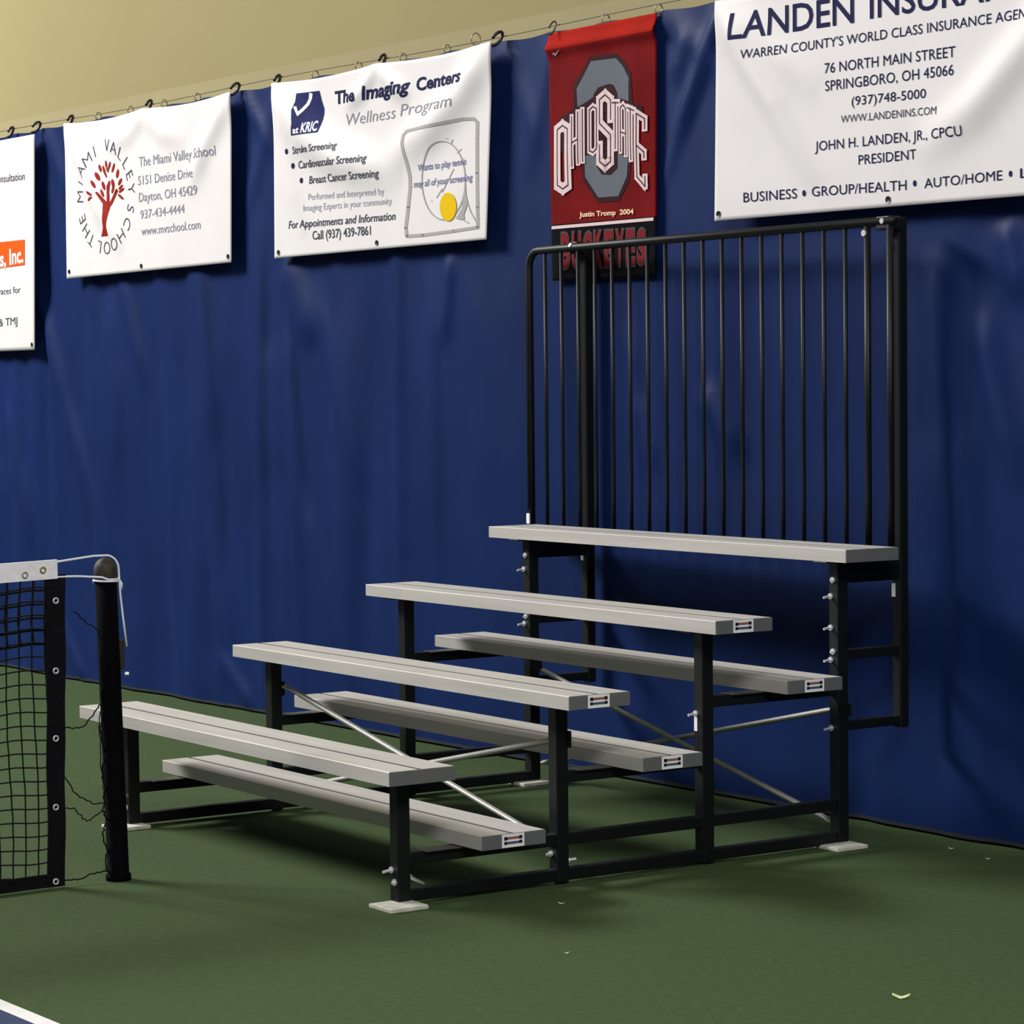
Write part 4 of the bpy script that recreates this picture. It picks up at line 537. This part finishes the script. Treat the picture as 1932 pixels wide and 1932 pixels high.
# ---------------------------------------------------------------- net post and net
PB = Vector((1.139, -4.599, 0)); NV = Vector((NU[0], NU[1], 0)); LEAN = Vector((-.012, -.024, 0))
def onpost(h): return PB + LEAN*(h/1.07) + Vector((0, 0, h))
po = empty('net_post', PB, 'round black steel net post standing left of the bleacher', 'post')
b = MB(); pr = .036
b.tube([onpost(0.0), onpost(.02), onpost(.021), onpost(.6), onpost(1.0)], [.042, .042, pr, pr, pr], 24); b.build('pole', M_POST, po, smooth=True)
b = MB(); pts = []; rr = []
for k in range(8):
    a = R(90*k/7*.98); pts.append(onpost(1.0+.030+.042*math.sin(a))); rr.append(.0385*math.cos(a))
b.tube([onpost(1.0), onpost(1.001)]+pts, [pr, .0385]+rr, 24); b.build('post_cap', M_CAPB, po, smooth=True)
away = Vector((.55, .83, 0))           # far side of the post, where the winder sits
side = Vector((.30, .95, 0)).normalized()
b = MB(); q = onpost(.80)+side*pr
b.box((q.x-.008, q.y-.008, .70), (q.x+.008, q.y+.016, .80)); b.build('cable_winder', mat('dark red brown winder', (.022, .012, .011), .6), po, bevel=.004)
b = MB(); b.lathe(onpost(.685)+side*(pr+.014), [(.007, 0), (.007, .012), (.004, .014)], 10, axis=side); b.build('bolt', M_BOLT, po)

net = empty('tennis_net', PB + NV*.21 + Vector((0, 0, 0)), 'black tennis net with a white headband, tied to the black net post', 'net')
SB0, SB1 = .175, .245                   # side band, distance from the post
def np_(s, z, o=0.): return tuple(PB + NV*s + Vector((EU[0]*o, EU[1]*o, z)))
NEND = 3.2
def topz(s): return 1.075 - .024*(s-.2)
# mesh squares
b = MB(); cell = .0465
def strand(p, q, r=.0016):
    b.tube([p, q], r, 5)
k = 0; s = SB1
rngn = random.Random(3)
while s < NEND:
    pts = []
    for j in range(24):
        z = .03 + (topz(s)-.05-.03)*j/23
        pts.append(np_(s + .006*math.sin(z*7+s*9)+rngn.uniform(-.0015, .0015), z, .004*math.sin(z*5+s*3)))
    b.tube(pts, .0027, 5); s += cell
z = .045
while z < 1.02:
    pts = []
    for j in range(64):
        s = SB1-.02 + (NEND-SB1)*j/63
        pts.append(np_(s, min(z - .005*math.sin(s*25+z*4) , topz(s)-.045), .003*math.sin(s*8+z*9)))
    b.tube(pts, .0027, 5); z += cell*.96
b.build('net_mesh', M_NET, net)
# doubled upper meshes
b = MB(); s = SB1-.01
while s < NEND:
    b.tube([np_(s, topz(s)-.05, -.012), np_(s+.012, .88, -.014), np_(s+.004, .80, -.012)], .0040, 5); s += cell
for z in (.80, .845, .885, .93, .975):
    b.tube([np_(SB1-.02+(NEND-SB1)*j/40, z+.004*math.sin(j*1.7)-.02*((NEND-SB1)*j/40), -.013) for j in range(41)], .0042, 5)
b.build('doubled_mesh', M_NET, net)
def band(mb, s0, s1, z0f, z1f, n=12, th=.004, wob=.003):
    fr, bk = [], []
    for j in range(n+1):
        s = s0+(s1-s0)*j/n
        for z in (z0f(s), z1f(s)):
            o = wob*math.sin(s*17+z*9); fr.append(np_(s, z, th/2+o)); bk.append(np_(s, z, -th/2+o))
    m = len(fr); fs = []
    for j in range(n):
        a = 2*j
        fs += [(a, a+1, a+3, a+2), (m+a, m+a+2, m+a+3, m+a+1), (a, a+2, m+a+2, m+a), (a+1, m+a+1, m+a+3, a+3)]
    fs += [(0, m, m+1, 1), (m-2, m-1, 2*m-1, 2*m-2)]
    mb.add(fr+bk, fs)
b = MB(); band(b, .205, NEND, lambda s: topz(s)-.062, lambda s: topz(s), 60, .012, .001); hb = b.build('headband', M_TAPE, net)
b = MB()
fr = []
nz_ = 30
for j in range(nz_+1):
    z = -.0+.004 + 1.022*j/nz_; sh = .022*(1-z/1.03); w0 = SB0+sh+.0015*math.sin(z*23); w1 = SB1+sh*.6+.002*math.sin(z*17+1)
    fr.append((np_(w0, z, .003+.002*math.sin(z*11)), np_(w1, z, .003+.002*math.sin(z*9)), np_(w1, z, -.002), np_(w0, z, -.002)))
vs = [v for g in fr for v in g]; fs = []
for j in range(nz_):
    for k in range(4): fs.append((4*j+k, 4*j+(k+1) % 4, 4*j+4+(k+1) % 4, 4*j+4+k))
fs += [(3, 2, 1, 0), tuple(4*nz_+k for k in range(4))]
sb = MB().add(vs, fs).build('side_band', M_BAND, net)
for z in (.941, .712, .491, .266, .022):
    g = MB(); c = Vector(np_(.212+.022*(1-z)*.9, z, .006)); pts = []
    for k in range(14):
        a = 2*math.pi*k/14; pts.append(c + NV*(.0085*math.cos(a)) + Vector((0, 0, .0085*math.sin(a))))
    g.tube(pts, .0032, 6, closed=True); g.build('grommet', M_BOLT, sb, smooth=True)
b = MB(); band(b, SB1-.01, NEND, lambda s: .004, lambda s: .048, 40, .006, .003); b.build('bottom_band', M_BAND, net)
for s, z, m_ in ((.258, 1.043, mat('brass eyelet', (.30, .30, .08), .4, .6)), (.322, 1.030, M_ZINC)):
    g = MB(); c = Vector(np_(s, z, .008)); pts = []
    for k in range(14):
        a = 2*math.pi*k/14; pts.append(c + NV*(.009*math.cos(a)) + Vector((0, 0, .009*math.sin(a))))
    g.tube(pts, .003, 6, closed=True); g.build('grommet', m_, hb, smooth=True)
# cables of the net, part of the net
b = MB(); top = onpost(1.075); pts = [Vector(np_(.215, 1.066))]
for k in range(5): pts.append(Vector(np_(.215, 1.066)).lerp(top + Vector((0, -.012, .004)) + NV*.03, (k+1)/5))
for k in range(1, 9):
    a = R(90*k/8); pts.append(onpost(1.036) + side*(.044*math.sin(a)) + Vector((0, 0, .044*math.cos(a))))
pts += [onpost(.95)+side*.046, onpost(.87)+side*.052, onpost(.775)+side*.060]
b.tube(pts, .0035, 8); b.build('net_cable', M_CORD, net, smooth=True)
b = MB(); pts = [Vector(np_(.215, 1.018)), Vector(np_(.165, 1.017)), Vector(np_(.13, 1.016))]
loop = []
for k in range(0, 28):
    a = 2*math.pi*k/14
    d = NV*math.cos(a) + Vector((EU[0], EU[1], 0))*math.sin(a)
    loop.append(onpost(1.003 - .006*(k/14)) + d*(pr+.0045))
pts += [onpost(1.010)+Vector((EU[0], EU[1], 0))*.03+NV*.03] + loop[3:]
b.tube(pts, .0034, 8)
b.tube([onpost(.999)+side*.043, onpost(.985)+side*.052, onpost(.965)+side*.050], .004, 7)
b.lathe(onpost(.998)+side*.040, [(.002, -.008), (.008, -.004), (.008, .004), (.002, .008)], 10)
b.build('tie_cord', M_CORD, net, smooth=True)
# black lacing between the band and the post
b = MB(); lr = random.Random(5)
def wig(pts, r=.0020):
    out = []
    for p, q in zip(pts, pts[1:]):
        for j in range(6):
            t = j/6; v = Vector(p).lerp(Vector(q), t); out.append(v+Vector((lr.uniform(-.002, .002), lr.uniform(-.004, .004), lr.uniform(-.004, .004))))
    out.append(Vector(pts[-1])); b.tube(out, r, 6)
wig([np_(.20, .70-.18), np_(.12, .52), np_(.07, .575), np_(.045, .60)], .0024)
wig([np_(.19, .36), np_(.14, .29), np_(.09, .265), np_(.05, .262)], .0022)
wig([np_(.20, .262), np_(.155, .252), np_(.115, .205), np_(.075, .225), np_(.05, .235)], .0022)
wig([np_(.21, .018), np_(.14, .022), np_(.09, .034), np_(.04, .036)], .0026)
wig([np_(.15, .905), np_(.10, .86), np_(.065, .84), np_(.045, .79)], .0020)
wig([np_(.045, .80), np_(.055, .74), np_(.048, .66), np_(.054, .60), np_(.046, .56), np_(.058, .50), np_(.044, .42), np_(.052, .36), np_(.045, .30), np_(.052, .24), np_(.040, .20), np_(.058, .16), np_(.040, .11), np_(.045, .05), np_(.040, .03)], .0026)
wig([np_(.050, .60), np_(.060, .52), np_(.060, .42), np_(.050, .33), np_(.048, .28)], .0018)
b.build('lacing', M_NET, net, smooth=True)

# ---------------------------------------------------------------- scraps on the floor
for (x, y, sc, rot), lab in zip([(2.371, -3.671, .55, .4), (2.989, -4.082, .45, 1.4), (3.976, -3.703, 1.35, .75), (2.375, -1.90-.12, .5, .2), (2.60, -2.06, .5, 1.0)],
        ['tiny pale scrap on the green floor just in front of the bleacher base rail', 'tiny yellowish leaf scrap on the open green floor',
         'largest curled pale green leaf scrap on the floor near the bottom right', 'tiny pale scrap by the curtain bottom, nearer the bleacher', 'tiny pale scrap by the curtain bottom near the right edge']):
    b = MB(); n = 7; L0 = .034*sc; Wd = .011*sc; vs = []
    for k in range(n):
        t = k/(n-1); xx = (t-.5)*L0; ww = Wd*math.sin(math.pi*min(max(t, .06), .94))*.9; zz = .002 + .006*sc*(abs(t-.55)*2)**1.3; bend = .010*sc*max(0, t-.5)*2
        vs += [(xx, bend-ww/2, zz), (xx, bend+ww/2, zz+.003*sc)]
    V2 = [(x+a*math.cos(rot)-c*math.sin(rot), y+a*math.sin(rot)+c*math.cos(rot), z) for a, c, z in vs]
    V3 = [(p[0], p[1], p[2]-.0012) for p in V2]; m = len(V2); fs = []
    for k in range(n-1):
        a = 2*k; fs += [(a, a+2, a+3, a+1), (m+a, m+a+1, m+a+3, m+a+2), (a, m+a, m+a+2, a+2), (a+1, a+3, m+a+3, m+a+1)]
    fs += [(0, 1, m+1, m), (m-2, 2*m-2, 2*m-1, m-1)]
    b.add(V2+V3, fs)
    tag(b.build('leaf_scrap', M_LEAF, smooth=True, origin=(x, y, 0)), lab, 'leaf scrap', 'scraps lying on the floor')
